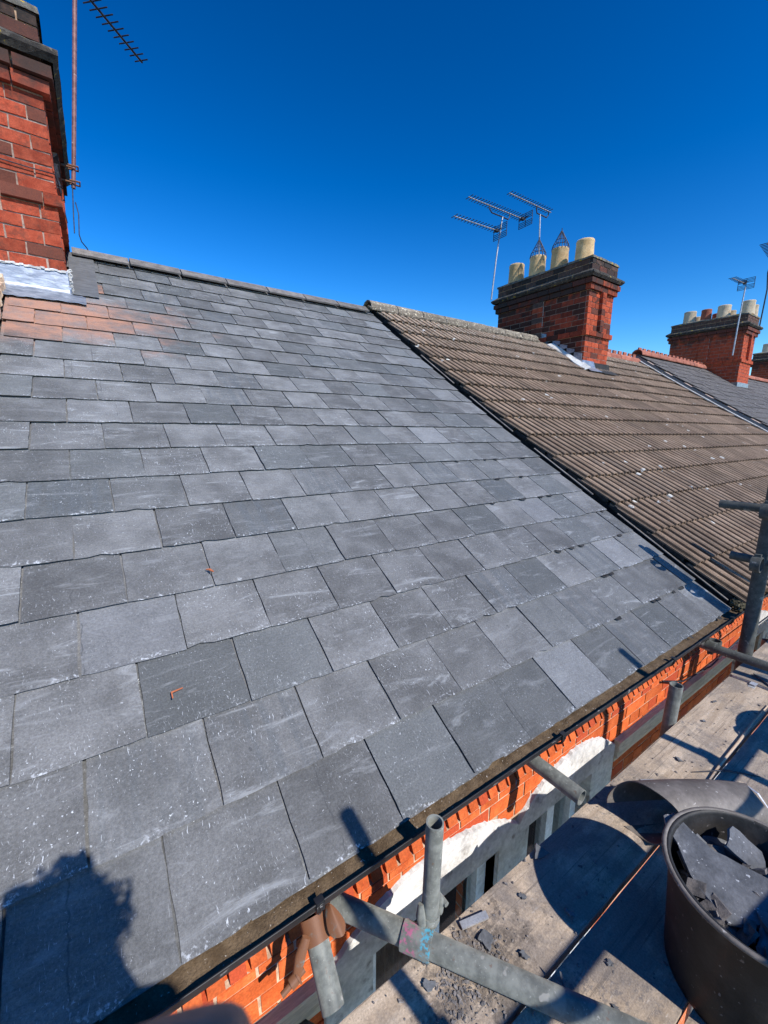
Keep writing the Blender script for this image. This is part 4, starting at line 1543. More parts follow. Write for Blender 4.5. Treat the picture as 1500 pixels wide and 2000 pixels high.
# ---------------------------------------------------------------- scaffold boards
ZD = -0.30
DE = [(-0.125, -0.353), (-0.366, -0.592), (-0.606, -0.830), (-0.842, -1.068), (-1.080, -1.306)]
BG = 'boards of the scaffold deck'
pos_w = ['against the house wall', 'second from the house wall', 'third from the house wall', 'fourth from the house wall', 'outermost, farthest from the wall']
rb = random.Random(44)
for seg, (xa, xb, side_l) in enumerate(((-1.7, 2.655, 'near length, '), (2.67, 6.6, 'far length past the thick post, '))):
    for i, (ya, yb) in enumerate(DE):
        b = B()
        nx, ny = 40, 4
        zz = ZD + (0.0 if seg == 0 else 0.006) + rb.uniform(-.002, .002)
        xo = rb.uniform(-0.02, 0.02)
        vs = []
        for q in range(nx + 1):
            x = xa + (xb - xa) * q / nx + xo
            for j in range(ny + 1):
                t = j / ny
                y = ya + (yb - ya) * t
                if j in (0, ny):
                    y += 0.0018 * mnoise.noise(Vector((x * 7, i, j)))
                z = zz + 0.0016 * mnoise.noise(Vector((x * 2, y * 9, 3))) - (0.003 if j in (0, ny) else 0)
                vs.append((x, y, z))
        m = ny + 1
        b.add(vs, [(q * m + j + 1, q * m + j, (q + 1) * m + j, (q + 1) * m + j + 1)[::-1] for q in range(nx) for j in range(ny)])
        edge = [q * m for q in range(nx + 1)] + [nx * m + j for j in range(1, m)] + [q * m + ny for q in range(nx - 1, -1, -1)] + [j for j in range(ny - 1, 0, -1)]
        top = [vs[e] for e in edge]
        lo = [(p[0], p[1], zz - 0.038) for p in top]
        k = len(edge)
        b.add(top + lo, [(q, (q + 1) % k, k + (q + 1) % k, k + q) for q in range(k)] + [[k + q for q in range(k)]])
        root = part('scaffold_board', b, M['wood'], None)
        tag(root, side_l + 'grey brown scaffold board ' + pos_w[i], 'scaffold board', BG)
        for ex in (xa + xo, xb + xo):
            bb = B()
            bb.box((ex, (ya + yb) / 2, zz - 0.018), (0.004, ya - yb - 0.02, 0.03))
            bb.box((ex + (0.02 if ex < 2 else -0.02), (ya + yb) / 2, zz + 0.0015), (0.04, 0.03, 0.002))
            part('end_band', bb, M['strip'], root)

# ---------------------------------------------------------------- scaffold of tubes
sc_ = thing('scaffold', 'galvanised steel tube scaffold clamped together along the front of the house', 'scaffold', (1, -0.7, -5.5))


def stube(p0, p1, r=0.0245, mat='tube', hollow=True, n=24, label=None):
    b = B()
    b.tube(p0, p1, r, n, None, True, 0.0042 if hollow else 0.0)
    o = part('tube', b, M[mat], sc_)
    # put local z along the tube so the stains run along it
    if label:
        o['label'] = label
    return o


def coupler(c, ax1, ax2, mat='rust', r=0.0245, name='coupler'):
    """double coupler: two half collars at right angles, a flap, a bolt and its nut"""
    c, ax1, ax2 = Vector(c), Vector(ax1).normalized(), Vector(ax2).normalized()
    b = B()
    for ax, off in ((ax1, Vector((0, 0, 0))), (ax2, ax1.cross(ax2).normalized() * (2 * r + .006))):
        o0 = c + off
        b.tube(o0 - ax * 0.024, o0 + ax * 0.024, r + 0.0075, 18, None, True, 0.007)
        sd_ = ax.cross(ax1.cross(ax2)).normalized()
        b.box(o0 + sd_ * (r + 0.013), (0.02, 0.018, 0.03), ax.to_track_quat('Z', 'Y').to_matrix(), 0.002, rb)
    o = part(name, b, M[mat], sc_, c)
    bb = B()
    sd_ = ax1.cross(ax1.cross(ax2)).normalized()
    n0 = c + sd_ * (r + 0.012)
    n_ = ax1.cross(ax2).normalized()
    bb.tube(n0 - n_ * 0.03, n0 + n_ * 0.045, 0.006, 8)
    bb.tube(n0 + n_ * 0.018, n0 + n_ * 0.034, 0.0115, 6)
    part('bolt', bb, M[mat], o)
    return o


# upright by the second lintel, horizontal tube lying on the deck, its painted sleeve
stube((0.319, -0.104, -0.26), (0.319, -0.112, 0.089), 0.0245, label='short upright tube with an open top')
H0, H1 = Vector((0.112, 0.10, -0.268)), Vector((1.02, -1.188, -0.268))
HD = (H1 - H0).normalized()
stube(H0, H1, 0.0305, label='long tube lying slantwise on the boards')
sl = Vector((0.262, -0.118, -0.268))
b = B()
b.tube((0, 0, -0.042), (0, 0, 0.042), 0.0355, 28, None, True, 0.005)
o = link('sleeve', b.mesh('sleeve', M['tube_paint']), sc_, sl, HD.to_track_quat('Z', 'Y').to_euler())
o['label'] = 'tube sleeve daubed with pink and blue paint'
bb = B()
for sx_ in (-1, 1):
    bb.path([sl + Vector((0.057 + sx_ * 0.032, 0.01, 0.02)), sl + Vector((0.057 + sx_ * 0.036, 0.012, 0.055)), sl + Vector((0.057 + sx_ * 0.03, 0.02, 0.085))], [0.012, 0.014, 0.008], 8)
bb.tube((0.319, -0.105, -0.245), (0.319, -0.105, -0.225), 0.0285, 20, None, True, 0.004)
bb.tube((0.365, -0.125, -0.215), (0.365, -0.095, -0.215), 0.008, 8)
part('coupler', bb, M['tube'], sc_)

# stub with the rusty clamp near the camera
stube((0.022, 0.045, -0.195), (0.011, -0.094, -0.305), 0.0295, label='short stub gripped by a rusty clamp')
cc = Vector((0.055, 0.01, -0.19))
b = B()
# curved flap of the clamp, pointed at its top
fl = []
NI, NJ = 10, 8
for i in range(NI + 1):
    u = i / NI
    wdt = 0.050 * u ** 0.6 * sqrt(max(0.05, 1 - (u * 0.93) ** 5)) + 0.002
    for j in range(NJ + 1):
        v_ = (j / NJ - 0.5) * 2
        fl.append(Vector((0.060 + v_ * wdt * 0.60 + 0.006 * u, 0.030 - 0.058 * u - 0.018 * (1 - v_ * v_), -0.135 - 0.040 * u - 0.014 * v_ * v_)))
b.add(fl, [(i * (NJ + 1) + j, i * (NJ + 1) + j + 1, (i + 1) * (NJ + 1) + j + 1, (i + 1) * (NJ + 1) + j) for i in range(NI) for j in range(NJ)], True)
b.add([p + Vector((0, 0.004, -0.004)) for p in fl], [(i * (NJ + 1) + j, (i + 1) * (NJ + 1) + j, (i + 1) * (NJ + 1) + j + 1, i * (NJ + 1) + j + 1) for i in range(NI) for j in range(NJ)], True)
b.tube((0.0225, 0.052, -0.189), (0.0195, 0.008, -0.225), 0.0345, 22, None, True, 0.005)
b.path([(-0.014, 0.006, -0.175), (-0.036, -0.006, -0.20), (-0.048, -0.008, -0.245), (-0.05, -0.01, -0.27)], [0.012, 0.015, 0.013, 0.009], 8)
o = part('coupler', b, M['rust'], sc_)
bb = B()
bb.tube((-0.03, -0.012, -0.245), (-0.095, -0.02, -0.262), 0.0075, 10)
bb.tube((-0.052, -0.0145, -0.2505), (-0.070, -0.0165, -0.2555), 0.015, 6)
bb.tube((-0.047, -0.014, -0.249), (-0.051, -0.0144, -0.2503), 0.018, 12)
part('bolt', bb, M['rust'], o)

# stubs poking out from the wall, second upright
stube((1.012, 0.11, -0.196), (1.021, -0.150, -0.204), 0.0295, label='stub poking out over the first board from under the gutter')
stube((1.93, -0.092, -0.42), (1.932, -0.100, -0.105), 0.0295, label='stub of upright in the gap beside the boards')
stube((2.73, 0.10, -0.196), (2.80, -1.32, -0.204), 0.0275, 'tube_dark', label='dark cross tube beside the thick post')
coupler((2.742, 0.005, -0.196), (0, 1, 0), (0, 0, 1), 'tube_dark', 0.0275)
# thick far post with its two cross tubes
stube((2.955, -0.115, -0.60), (2.975, -0.105, 0.86), 0.038, 'tube_dark', label='thick dark post')
stube((2.92, 0.135, 0.687), (3.02, -1.34, 0.69), 0.026, 'tube_dark')
stube((2.955, 0.045, 0.362), (3.00, -1.34, 0.345), 0.026, 'tube_dark')
coupler((2.965, -0.105, 0.355), (0, 0, 1), (0, 1, 0), 'tube_dark', 0.040)
coupler((2.965, -0.105, 0.68), (0, 0, 1), (0, 1, 0), 'tube_dark', 0.040)
# outer row: standards and guard rails on the street side
for x, zt_ in ((0.352, 1.37), (1.945, 1.385), (3.55, 1.9), (-1.35, 1.4)):
    stube((x, -1.345, -5.5), (x, -1.345, zt_), 0.0245)
for z in (0.62,):
    stube((-2.0, -1.375, z), (6.5, -1.375, z), 0.0245)
stube((-2.0, -1.375, -0.42), (6.5, -1.375, -0.42), 0.0245)
for x in (-1.35, 0.352, 1.945, 3.55):
    stube((x + 0.05, -1.42, -0.365), (x + 0.05, -0.13, -0.365), 0.0245)
    coupler((x, -1.345, 0.62), (0, 0, 1), (1, 0, 0), 'rust')
for x in (-1.35, 3.55, 6.3):
    stube((x, -0.09, -5.5), (x, -0.09, -0.35), 0.0245)

# ---------------------------------------------------------------- buckets and curled sheet
KG = 'black rubber buckets on the deck'


def bucket(loc, r, h, label, tilt=None):
    t = thing('bucket', label, 'bucket', loc, KG)
    b = B()
    prof = [(0.001, 0.004), (r * .80, 0.004), (r * .83, 0.0), (r * .84, 0.012), (r * .90, h * .5), (r * .965, h * .95), (r * 1.0, h * .965), (r * 1.012, h * .985),
            (r * 1.0, h), (r * .965, h), (r * .95, h * .97), (r * .875, h * .45), (r * .80, 0.014), (0.001, 0.014)]
    b.lathe(prof, (0, 0, 0), 56)
    # worn, slightly squashed rim
    b.v = [(x * 1.02 + 0.004 * sin(3 * atan2(y, x)) * z / h, y * 0.985 + 0.004 * sin(2 * atan2(y, x) + 1) * z / h, z + (0.004 * sin(2 * atan2(y, x) + .6) if z > h * .8 else 0)) for x, y, z in b.v]
    link('shell', b.mesh('shell', M['rubber']), t, loc)
    bb = B()
    bb.path([((r * 1.0 + .002) * 1.02 * cos(2 * pi * q / 56) , (r * 1.0 + .002) * .985 * sin(2 * pi * q / 56), h - .0035 + .004 * sin(4 * pi * q / 56 + .6)) for q in range(57)], 0.0062, 8, False)
    link('rim', bb.mesh('rim', M['rubber_dusty']), t, loc)
    for s_ in ((-1, 1) if loc[0] > 2 else ()):
        bb = B()
        bb.path([(s_ * r * 0.98, -0.06, h * .94), (s_ * (r + 0.012), -0.035, h * .985), (s_ * (r + 0.016), 0.0, h), (s_ * (r + 0.012), 0.035, h * .985), (s_ * r * 0.98, 0.06, h * .94)], 0.007, 8)
        link('handle', bb.mesh('handle', M['rubber']), t, loc, Euler((0, 0, 2.3)))
    return t


BK = Vector((0.935, -0.655, ZD))
bucket(BK, 0.206, 0.325, 'black rubber bucket filled with broken slates')
bucket((2.30, -0.84, ZD), 0.205, 0.33, 'black rubber bucket farther along the deck, just out of the frame')


def shard(label, poly, c, rot, th=0.008, group='broken slates in the bucket', mat='shard', rng=R):
    b = B()
    n = len(poly)
    # ragged outline
    pts = []
    for i in range(n):
        a, q = Vector(poly[i]), Vector(poly[(i + 1) % n])
        for k in range(4):
            p = a + (q - a) * k / 4
            if k:
                p += Vector((rng.uniform(-1, 1), rng.uniform(-1, 1))) * 0.004
            pts.append(p)
    m = len(pts)
    top = [(p.x, p.y, th / 2) for p in pts]
    bot = [(p.x * 1.02 + rng.uniform(-.003, .003), p.y * 1.02 + rng.uniform(-.003, .003), -th / 2) for p in pts]
    b.add(top + bot, [list(range(m)), [m + i for i in range(m)][::-1]] + [(i, m + i, m + (i + 1) % m, (i + 1) % m) for i in range(m)])
    o = link('slate_shard', b.mesh('slate_shard', M[mat]), None, c, rot)
    tag(o, label, 'slate shard', group)
    return o


bz = ZD
rsd = random.Random(77)
shard('long pointed slate shard leaning on the bucket rim at its far left side', [(-.05, -.10), (.06, -.115), (.115, -.02), (.03, .05), (-.012, .155), (-.045, .15), (-.07, .0)],
      (0.905, -0.575, bz + 0.288), Euler((0.16, -0.10, -0.60)), rng=rsd)
shard('widest slate shard lying across the middle of the bucket', [(-.14, -.05), (.02, -.125), (.15, -.085), (.135, .03), (.04, .085), (-.07, .06)],
      (0.985, -0.69, bz + 0.270), Euler((-0.12, 0.10, -0.25)), rng=rsd)
shard('pale narrow slate piece against the near side of the bucket', [(-.11, -.03), (.10, -.035), (.115, .02), (-.06, .04)],
      (0.955, -0.775, bz + 0.262), Euler((0.35, 0.15, -0.5)), 0.011, mat='shard', rng=rsd)
shard('second narrow slate piece under the pale one in the bucket', [(-.10, -.03), (.11, -.02), (.09, .035), (-.09, .03)],
      (0.92, -0.775, bz + 0.232), Euler((0.45, 0.1, -0.45)), 0.010, rng=rsd)
shard('slate piece sunk at the far right side of the bucket', [(-.06, -.06), (.07, -.05), (.06, .05), (-.02, .07)],
      (1.045, -0.56, bz + 0.215), Euler((0.3, -0.4, 0.4)), rng=rsd)
shard('slate piece standing on edge at the right of the bucket', [(-.08, -.05), (.08, -.045), (.07, .05), (-.05, .06)],
      (1.06, -0.66, bz + 0.23), Euler((0.7, 0.3, 0.9)), rng=rsd)
shard('small dark slate piece at the back of the bucket under its rim', [(-.05, -.03), (.045, -.035), (.05, .03), (-.03, .04)],
      (0.965, -0.535, bz + 0.268), Euler((0.5, 0.2, 0.3)), 0.009, rng=rsd)
shard('jagged slate piece between the pointed shard and the right side of the bucket', [(-.06, -.02), (.02, -.055), (.07, .0), (.01, .05)],
      (1.035, -0.60, bz + 0.283), Euler((0.25, -0.35, 0.8)), 0.008, rng=rsd)
shard('upright slate splinter at the near right rim of the bucket', [(-.02, -.06), (.025, -.05), (.015, .065), (-.015, .05)],
      (1.035, -0.775, bz + 0.268), Euler((1.0, 0.3, 0.5)), 0.008, rng=rsd)
shard('flat slate chip lowest at the near left inside the bucket', [(-.05, -.03), (.04, -.04), (.06, .02), (-.02, .045)],
      (0.845, -0.715, bz + 0.262), Euler((0.3, 0.25, -0.9)), 0.008, rng=rsd)
b = B()
for _ in range(300):
    a, q = rsd.uniform(0, 2 * pi), sqrt(rsd.random()) * 0.155
    s_ = rsd.uniform(0.012, 0.05)
    b.box((BK.x + q * cos(a), BK.y + q * sin(a), bz + rsd.uniform(0.19, 0.275)), (s_, s_ * rsd.uniform(.5, 1), 0.008),
          Euler((rsd.uniform(-.8, .8), rsd.uniform(-.8, .8), rsd.uniform(0, 6))).to_matrix(), 0.004, rsd)
o = solo('slate_rubble', b, M['grit'], 'small broken slate bits filling the bucket', 'rubble'); o['kind'] = 'stuff'

# curled sheet lying behind the bucket
A0, A1 = Vector((1.150, -0.305, ZD + 0.094)), Vector((1.585, -0.530, ZD + 0.066))
ax = (A1 - A0).normalized()
e1 = ax.cross(Vector((0, 0, 1))).normalized()
e2 = Vector((0, 0, 1))
b = B()
nu, nv = 16, 40
vs = []
for i in range(nu + 1):
    t = i / nu
    c = A0.lerp(A1, t)
    r_ = 0.098 * (1 - 0.30 * t ** 3)
    for j in range(nv + 1):
        a = radians(-108 + 316 * j / nv)
        rr_ = r_ * (1 + 0.03 * sin(2 * a + t))
        cut = 0.0
        sk = (0.062 * cos(a - 0.5) + 0.012 * sin(3 * a)) * (1 - t) - 0.06 * max(0, cos(a - 1.2)) * t
        vs.append(c + ax * sk + (e1 * cos(a) + e2 * sin(a)) * rr_)
m = nv + 1
b.add(vs, [(i * m + j, i * m + j + 1, (i + 1) * m + j + 1, (i + 1) * m + j) for i in range(nu) for j in range(nv)], True)
inn = [Vector(v) - (Vector(v) - (A0 + ax * (Vector(v) - A0).dot(ax))).normalized() * 0.004 for v in vs]
b.add(inn, [(i * m + j, (i + 1) * m + j, (i + 1) * m + j + 1, i * m + j + 1) for i in range(nu) for j in range(nv)], True)
for i0 in (0, nu):
    b.add([vs[i0 * m + j] for j in range(m)] + [inn[i0 * m + j] for j in range(m)], [(j, j + 1, m + j + 1, m + j) for j in range(nv)])
solo('curled_sheet', b, M['rubber_dusty'], 'curled dark grey roofing sheet lying behind the slate bucket', 'roofing sheet')

# ---------------------------------------------------------------- bits on the deck and roof
DG = 'slate shards lying on the deck'
shard('dark triangular slate shard on the deck edge by the far post', [(-.09, -.05), (.10, -.03), (.05, .06)], (2.735, -0.275, ZD + 0.016), Euler((0.05, 0.06, 0.2)), 0.007, DG, rng=rsd)
shard('small slate flake at the board edge below the stub tube', [(-.03, -.015), (.035, -.01), (.0, .025)], (0.78, -0.148, ZD + 0.012), Euler((0.4, 0.1, -0.3)), 0.005, DG, rng=rsd)
shard('slate flake beside the shiny metal strip', [(-.022, -.014), (.02, -.018), (.024, .012), (-.01, .02)], (0.435, -0.215, ZD + 0.008), Euler((0.05, 0.1, 0.5)), 0.005, DG, rng=rsd)
shard('slate flake close to the painted sleeve', [(-.02, -.012), (.02, -.012), (.01, .016)], (0.39, -0.25, ZD + 0.008), Euler((0.1, -0.1, 1.5)), 0.005, DG, rng=rsd)
shard('small upright slate sliver by the slanting tube at the bottom', [(-.014, -.03), (.014, -.025), (.008, .03)], (0.52, -0.405, ZD + 0.02), Euler((1.2, 0.2, 0.6)), 0.004, DG, rng=rsd)


FL = [(0.62, -0.20, 'little slate flake between the metal strip and the bucket shadow'), (0.70, -0.31, 'little slate flake in the round shadow of the bucket'),
      (1.28, -0.17, 'little slate flake at the inner edge of the boards past the curled sheet'), (1.66, -0.24, 'little slate flake beyond the white sliver'),
      (1.36, -0.27, 'little slate flake tucked by the curled sheet'), (2.05, -0.20, 'little slate flake on the inner board near the far shadow'),
      (2.28, -0.17, 'little slate flake at the inner board edge before the dark cross tube'), (0.60, -0.50, 'little slate flake on the second board near the bucket foot'),
      (0.68, -0.44, 'little slate flake on the sunlit second board beside the gap'), (1.90, -0.50, 'little slate flake on the second board near the stick'),
      (0.24, -0.20, 'little slate flake on the near side of the painted sleeve'), (0.50, -0.30, 'little slate flake between the slanting tube and the board gap')]
for k, (x, y, lab) in enumerate(FL):
    q = rsd.uniform(0.008, 0.017)
    shard(lab, [(-q, -q * .5), (q * .9, -q * .6), (q * 1.1, q * .3), (-q * .2, q * .7)], (x, y, ZD + 0.006),
          Euler((rsd.uniform(-.25, .25), rsd.uniform(-.25, .25), rsd.uniform(0, 6))), 0.004, 'little slate flakes on the boards', rng=rsd)


def strip(label, pts, wd, th, mat, name='metal_strip', cat='metal strip'):
    b = B()
    pts = [Vector(p) for p in pts]
    vs = []
    for i, p in enumerate(pts):
        d = (pts[min(i + 1, len(pts) - 1)] - pts[max(i - 1, 0)]).normalized()
        s_ = d.cross(Vector((0, 0, 1))).normalized() * wd / 2 * (0.35 if i in (0, len(pts) - 1) and name != 'metal_strip' else 1)
        vs += [p + s_, p - s_, p - s_ + Vector((0, 0, th)), p + s_ + Vector((0, 0, th))]
    fs = [(i * 4 + k, i * 4 + (k + 1) % 4, (i + 1) * 4 + (k + 1) % 4, (i + 1) * 4 + k) for i in range(len(pts) - 1) for k in range(4)]
    fs += [(0, 3, 2, 1), tuple(4 * (len(pts) - 1) + k for k in range(4))]
    b.add(vs, fs)
    return solo(name, b, mat, label, cat)


strip('shiny grooved metal strip lying by the upright tube', [(0.402, -0.150, ZD + 0.004), (0.487, -0.174, ZD + 0.006)], 0.020, 0.006, M['strip'])
strip('white curved sliver beside the curled sheet, lifting off the board', [(1.40, -0.195, ZD + 0.004), (1.43, -0.23, ZD + 0.012), (1.45, -0.27, ZD + 0.018), (1.475, -0.33, ZD + 0.004)], 0.014, 0.002, M['strip'], 'plastic_sliver', 'sliver')
strip('curved pale sliver standing off the second board past the curled sheet', [(1.70, -0.415, ZD + 0.004), (1.69, -0.46, ZD + 0.035), (1.68, -0.50, ZD + 0.035), (1.655, -0.55, ZD + 0.004)], 0.008, 0.002, M['strip'], 'plastic_sliver', 'sliver')
b = B()
b.path([(1.535, -0.362, ZD + 0.004), (1.78, -0.352, ZD + 0.006), (2.02, -0.350, ZD + 0.007), (2.26, -0.343, ZD + 0.006), (2.49, -0.345, ZD + 0.004)], [0.003, 0.0055, 0.006, 0.0045, 0.003], 6)
solo('timber_stick', b, M['timber'], 'long thin stick lying along the gap between the boards', 'stick')
b = B()
b.path([(1.63, -0.30, ZD + 0.004), (1.75, -0.38, ZD + 0.012), (1.84, -0.47, ZD + 0.004)], [0.002, 0.004, 0.002], 5)
solo('timber_stick', b, M['wire'], 'thin dark splinter across the stick and the gap', 'stick')
# dirt and slate grit on the boards
b = B()
for _ in range(2600):
    if rsd.random() < 0.72:
        a, q = rsd.uniform(0, 2 * pi), abs(rsd.gauss(0, 1))
        x, y = 0.365 + 0.085 * q * cos(a), -0.215 + 0.045 * q * sin(a)
        if rsd.random() < 0.4:
            x, y = 0.30 + rsd.uniform(-.06, .16), -0.25 + rsd.gauss(0, .04)
    else:
        x, y = rsd.uniform(0.0, 2.6), rsd.uniform(-0.59, -0.13)
    if y > -0.13 or -0.37 < y < -0.35:
        continue
    s_ = 0.0010 + 0.0055 * rsd.random() ** 5
    b.box((x, y, ZD + s_ * .3), (s_ * rsd.uniform(.6, 2.5), s_, s_ * .6), Euler((rsd.uniform(-.4, .4), rsd.uniform(-.4, .4), rsd.uniform(0, 6))).to_matrix(), s_ * .15, rsd)
o = solo('slate_grit', b, M['grit'], 'dark slate grit and dirt scattered on the boards', 'grit'); o['kind'] = 'stuff'
# rusty bits on the slates
LG = 'orange bits lying on the slates'
p = surf(-0.005, 4.35 * GA, 0.004)
b = B(); b.path([p + Vector((-.012, -.005, 0.002)), p + Vector((0.0, -.02, 0.003)), p + Vector((0.008, -.045, 0.001))], [0.002, 0.0055, 0.003], 6)
solo('orange_bit', b, M['leaf'], 'orange chip wedged in a joint of the slates', 'chip', LG)
p = surf(-0.21, 2.42 * GA, 0.004)
b = B(); b.path([p + Vector((-.012, -.025, 0.002)), p + Vector((-0.012, 0, 0.006)), p + Vector((0.022, 0.012, 0.003))], [0.0022, 0.0032, 0.002], 6)
solo('orange_bit', b, M['leaf'], 'orange hooked twig lying alone in the middle of a slate', 'chip', LG)
# cable loop at the wall
b = B()
b.path([(-0.13, 0.085, -0.70), (-0.11, 0.075, -0.62), (-0.06, 0.07, -0.585), (0.0, 0.075, -0.60), (0.03, 0.08, -0.66), (0.035, 0.085, -0.80), (0.035, 0.085, -1.4)], 0.006, 8)
solo('cable', b, M['wire'], 'black cable looping over the moulded band at the bottom left', 'cable')
b = B()
b.path([(2.35, 0.105, -0.35), (2.6, 0.08, -0.43), (2.9, 0.03, -0.40), (3.3, -0.02, -0.26), (4.2, -0.04, -0.24)], 0.005, 8)
solo('cable', b, M['wire'], 'black cable sagging from the wall past the thick post', 'cable')

# ---------------------------------------------------------------- photographer: only a fingertip enters the frame, the rest casts the shadow
pr = thing('person', 'person taking the photograph, only a fingertip in view at the bottom edge', 'person', (-0.36, -1.1, ZD))


def skin_mesh(name, verts, edges, radii, mat, parent, root=0, sub=2):
    me = bpy.data.meshes.new(name)
    me.from_pydata([tuple(v) for v in verts], edges, [])
    o = bpy.data.objects.new(name, me)
    COL.objects.link(o)
    WORLD[o.name] = Vector((0, 0, 0))
    o.parent = parent
    o.location = -WORLD[parent.name]
    sk = o.modifiers.new('skin', 'SKIN')
    sk.use_smooth_shade = True
    if not me.skin_vertices:
        pass
    for i, r in enumerate(radii):
        d = me.skin_vertices[0].data[i]
        d.radius = r if isinstance(r, tuple) else (r, r)
        d.use_root = (i == root)
    if sub:
        ss = o.modifiers.new('sub', 'SUBSURF')
        ss.levels = sub
        ss.render_levels = sub
    me.materials.append(mat)
    return o


def camp(x, y, d):
    """point given right / up / ahead of the phone's lens, in metres"""
    return CAM + C_R * x + C_U * y + C_F * d


px_, py_ = -0.365, -1.12
z0 = ZD


def pv(dx, dy, h):
    return (px_ + dx, py_ + dy, z0 + h * 0.922)


V = [pv(0, 0, .93), pv(0, -.005, 1.12), pv(0, -.01, 1.30), pv(0, -.01, 1.43), pv(.005, .005, 1.50),      # pelvis, spine, neck
     pv(.010, .03, 1.585), pv(.010, .035, 1.66),                                                        # head
     pv(-.18, .0, 1.39), pv(-.23, .08, 1.15), pv(.165, -.03, 1.39), pv(.15, .06, 1.15),                 # shoulders and elbows
     tuple(camp(-0.10, -0.10, -0.035)), tuple(camp(0.055, -0.125, -0.055)),                             # wrists
     pv(-.10, 0, .86), pv(-.12, .01, .48), pv(-.13, -.03, .09), pv(-.135, .10, .04),
     pv(.10, 0, .86), pv(.12, .01, .48), pv(.13, -.03, .09), pv(.135, .10, .04)]
Eg = [(0, 1), (1, 2), (2, 3), (3, 4), (4, 5), (5, 6), (3, 7), (7, 8), (8, 11), (3, 9), (9, 10), (10, 12),
      (0, 13), (13, 14), (14, 15), (15, 16), (0, 17), (17, 18), (18, 19), (19, 20)]
Rd = [(.15, .11), (.14, .10), (.16, .11), (.13, .09), (.062, .062), (.085, .10), (.075, .09), .062, .05, .062, .05, .036, .036,
      .09, .062, .045, .035, .09, .062, .045, .035]
skin_mesh('body', V, Eg, Rd, M['cloth'], pr)


def hand(nm, wrist, palm, fingers, thumb):
    vs, es, rd = [wrist, wrist.lerp(palm, .5), palm], [(0, 1), (1, 2)], [.026, (.03, .018), (.034, .016)]
    for f in fingers:
        vs.append(palm.lerp(f[0], 0.6)); es.append((2, len(vs) - 1)); rd.append(.011)
        prev = len(vs) - 1
        for i, p in enumerate(f):
            vs.append(p); es.append((prev, len(vs) - 1)); rd.append(.0092 - .0006 * i); prev = len(vs) - 1
    vs.append(wrist.lerp(thumb[0], .8)); es.append((1, len(vs) - 1)); rd.append(.013); prev = len(vs) - 1
    for p in thumb:
        vs.append(p); es.append((prev, len(vs) - 1)); rd.append(.0105); prev = len(vs) - 1
    return skin_mesh(nm, vs, es, rd, M['skin'], pr)


# left hand wraps the phone; its forefinger strays in front of the lens
hand('hand', camp(-0.10, -0.10, -0.03), camp(-0.085, -0.075, 0.005),
     [[camp(-0.055, -0.084, 0.040), camp(-0.034, -0.0782, 0.054), camp(-0.0170, -0.0772, 0.057)],
      [camp(-0.075, -0.098, 0.035), camp(-0.05, -0.105, 0.046), camp(-0.03, -0.108, 0.043)],
      [camp(-0.08, -0.115, 0.03), camp(-0.055, -0.122, 0.036), camp(-0.035, -0.124, 0.03)],
      [camp(-0.082, -0.13, 0.02), camp(-0.06, -0.138, 0.025), camp(-0.045, -0.14, 0.02)]],
     [camp(-0.07, -0.055, -0.022), camp(-0.05, -0.035, -0.026)])
hand('hand', camp(0.045, -0.115, -0.05), camp(0.035, -0.085, -0.022),
     [[camp(0.04, -0.05, -0.012), camp(0.038, -0.025, -0.008), camp(0.03, 0.028, -0.010)],
      [camp(0.035, -0.09, 0.005), camp(0.02, -0.096, 0.008), camp(0.005, -0.098, 0.006)],
      [camp(0.033, -0.105, 0.003), camp(0.018, -0.112, 0.006), camp(0.004, -0.114, 0.004)],
      [camp(0.03, -0.12, 0.0), camp(0.016, -0.127, 0.003), camp(0.004, -0.128, 0.002)]],
     [camp(0.02, -0.06, -0.03), camp(0.0, -0.045, -0.032)])
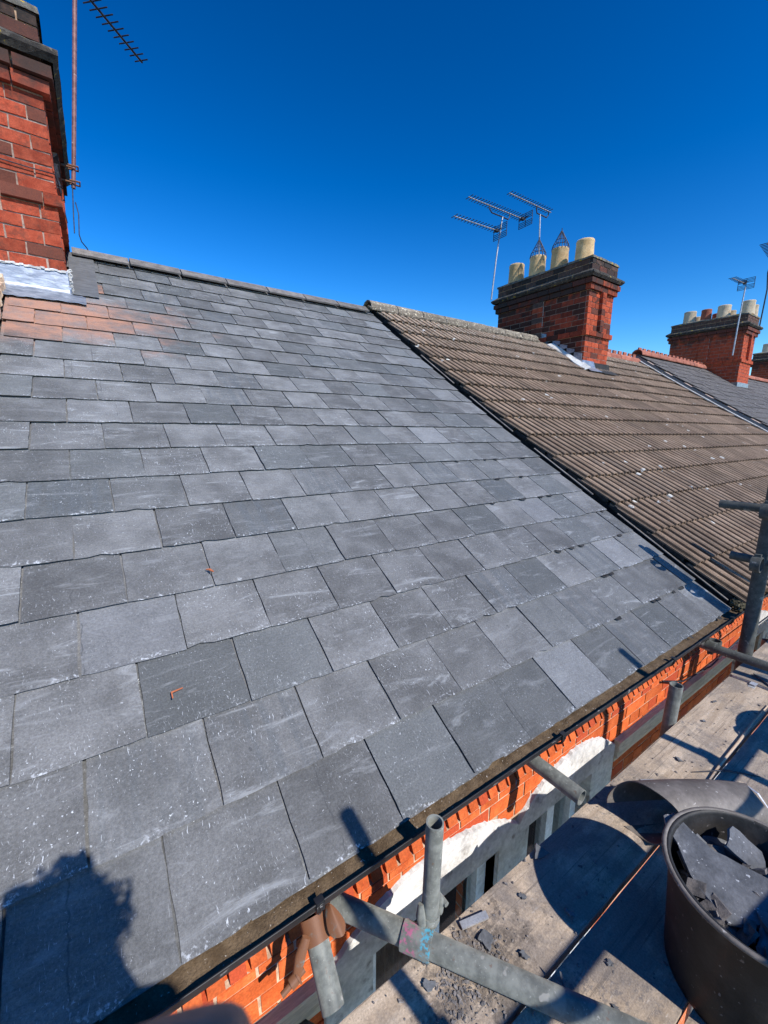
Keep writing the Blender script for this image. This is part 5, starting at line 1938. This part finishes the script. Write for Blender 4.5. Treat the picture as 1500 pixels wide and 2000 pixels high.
# hair: a cap with loose curls
b = B()
hc = Vector(pv(.010, .02, 1.655))
rh = random.Random(9)
vs = []
for i in range(13):
    for j in range(20):
        a, e = 2 * pi * j / 20, radians(-40 + 130 * i / 12)
        k = 1 + 0.07 * rh.uniform(-1, 1)
        vs.append(hc + Vector((0.128 * cos(e) * cos(a) * k, 0.125 * cos(e) * sin(a) * k - 0.022, 0.115 * sin(e) * k)))
b.add(vs, [(i * 20 + j, i * 20 + (j + 1) % 20, (i + 1) * 20 + (j + 1) % 20, (i + 1) * 20 + j) for i in range(12) for j in range(20)], True)
for _ in range(110):
    a, e = rh.uniform(0, 2 * pi), radians(rh.uniform(-20, 90))
    d = Vector((cos(e) * cos(a), cos(e) * sin(a), sin(e)))
    p = hc + Vector((d.x * .116, d.y * .122 - .022, d.z * .112))
    t1 = d.cross(Vector((rh.uniform(-1, 1), rh.uniform(-1, 1), rh.uniform(-1, 1)))).normalized()
    q = rh.uniform(.015, .04)
    b.path([p, p + d * q + t1 * q * .4, p + d * q * 1.1 + t1 * q * 1.3, p + d * q * .4 + t1 * q * 1.6], [.008, .006, .005, .002], 5)
part('hair', b, M['hair'], pr)
# face details
b = B()
fc = Vector(pv(.010, .11, 1.59))
b.path([fc + Vector((0, .0, .035)), fc + Vector((0, .022, .0)), fc + Vector((0, .005, -.006))], [.008, .014, .01], 8)
for s_ in (-1, 1):
    b.path([fc + Vector((s_ * .082, -.075, .02)), fc + Vector((s_ * .09, -.085, .0)), fc + Vector((s_ * .08, -.075, -.025))], [.012, .012, .007], 8)
b.path([fc + Vector((-.022, .004, -.035)), fc + Vector((0, .009, -.036)), fc + Vector((.022, .004, -.035))], [.004, .007, .004], 6)
part('face', b, M['skin'], pr)
# phone in the hands, its lens at the camera's own place
b = B()
ph = camp(0.020, -0.058, -0.0165)
b.box(ph, (0.074, 0.150, 0.008), Matrix((C_R, C_U, -C_F)).transposed())
solo('phone', b, M['phone'], 'dark phone held up by the person taking the photograph', 'phone')

print('objects', len(bpy.data.objects))
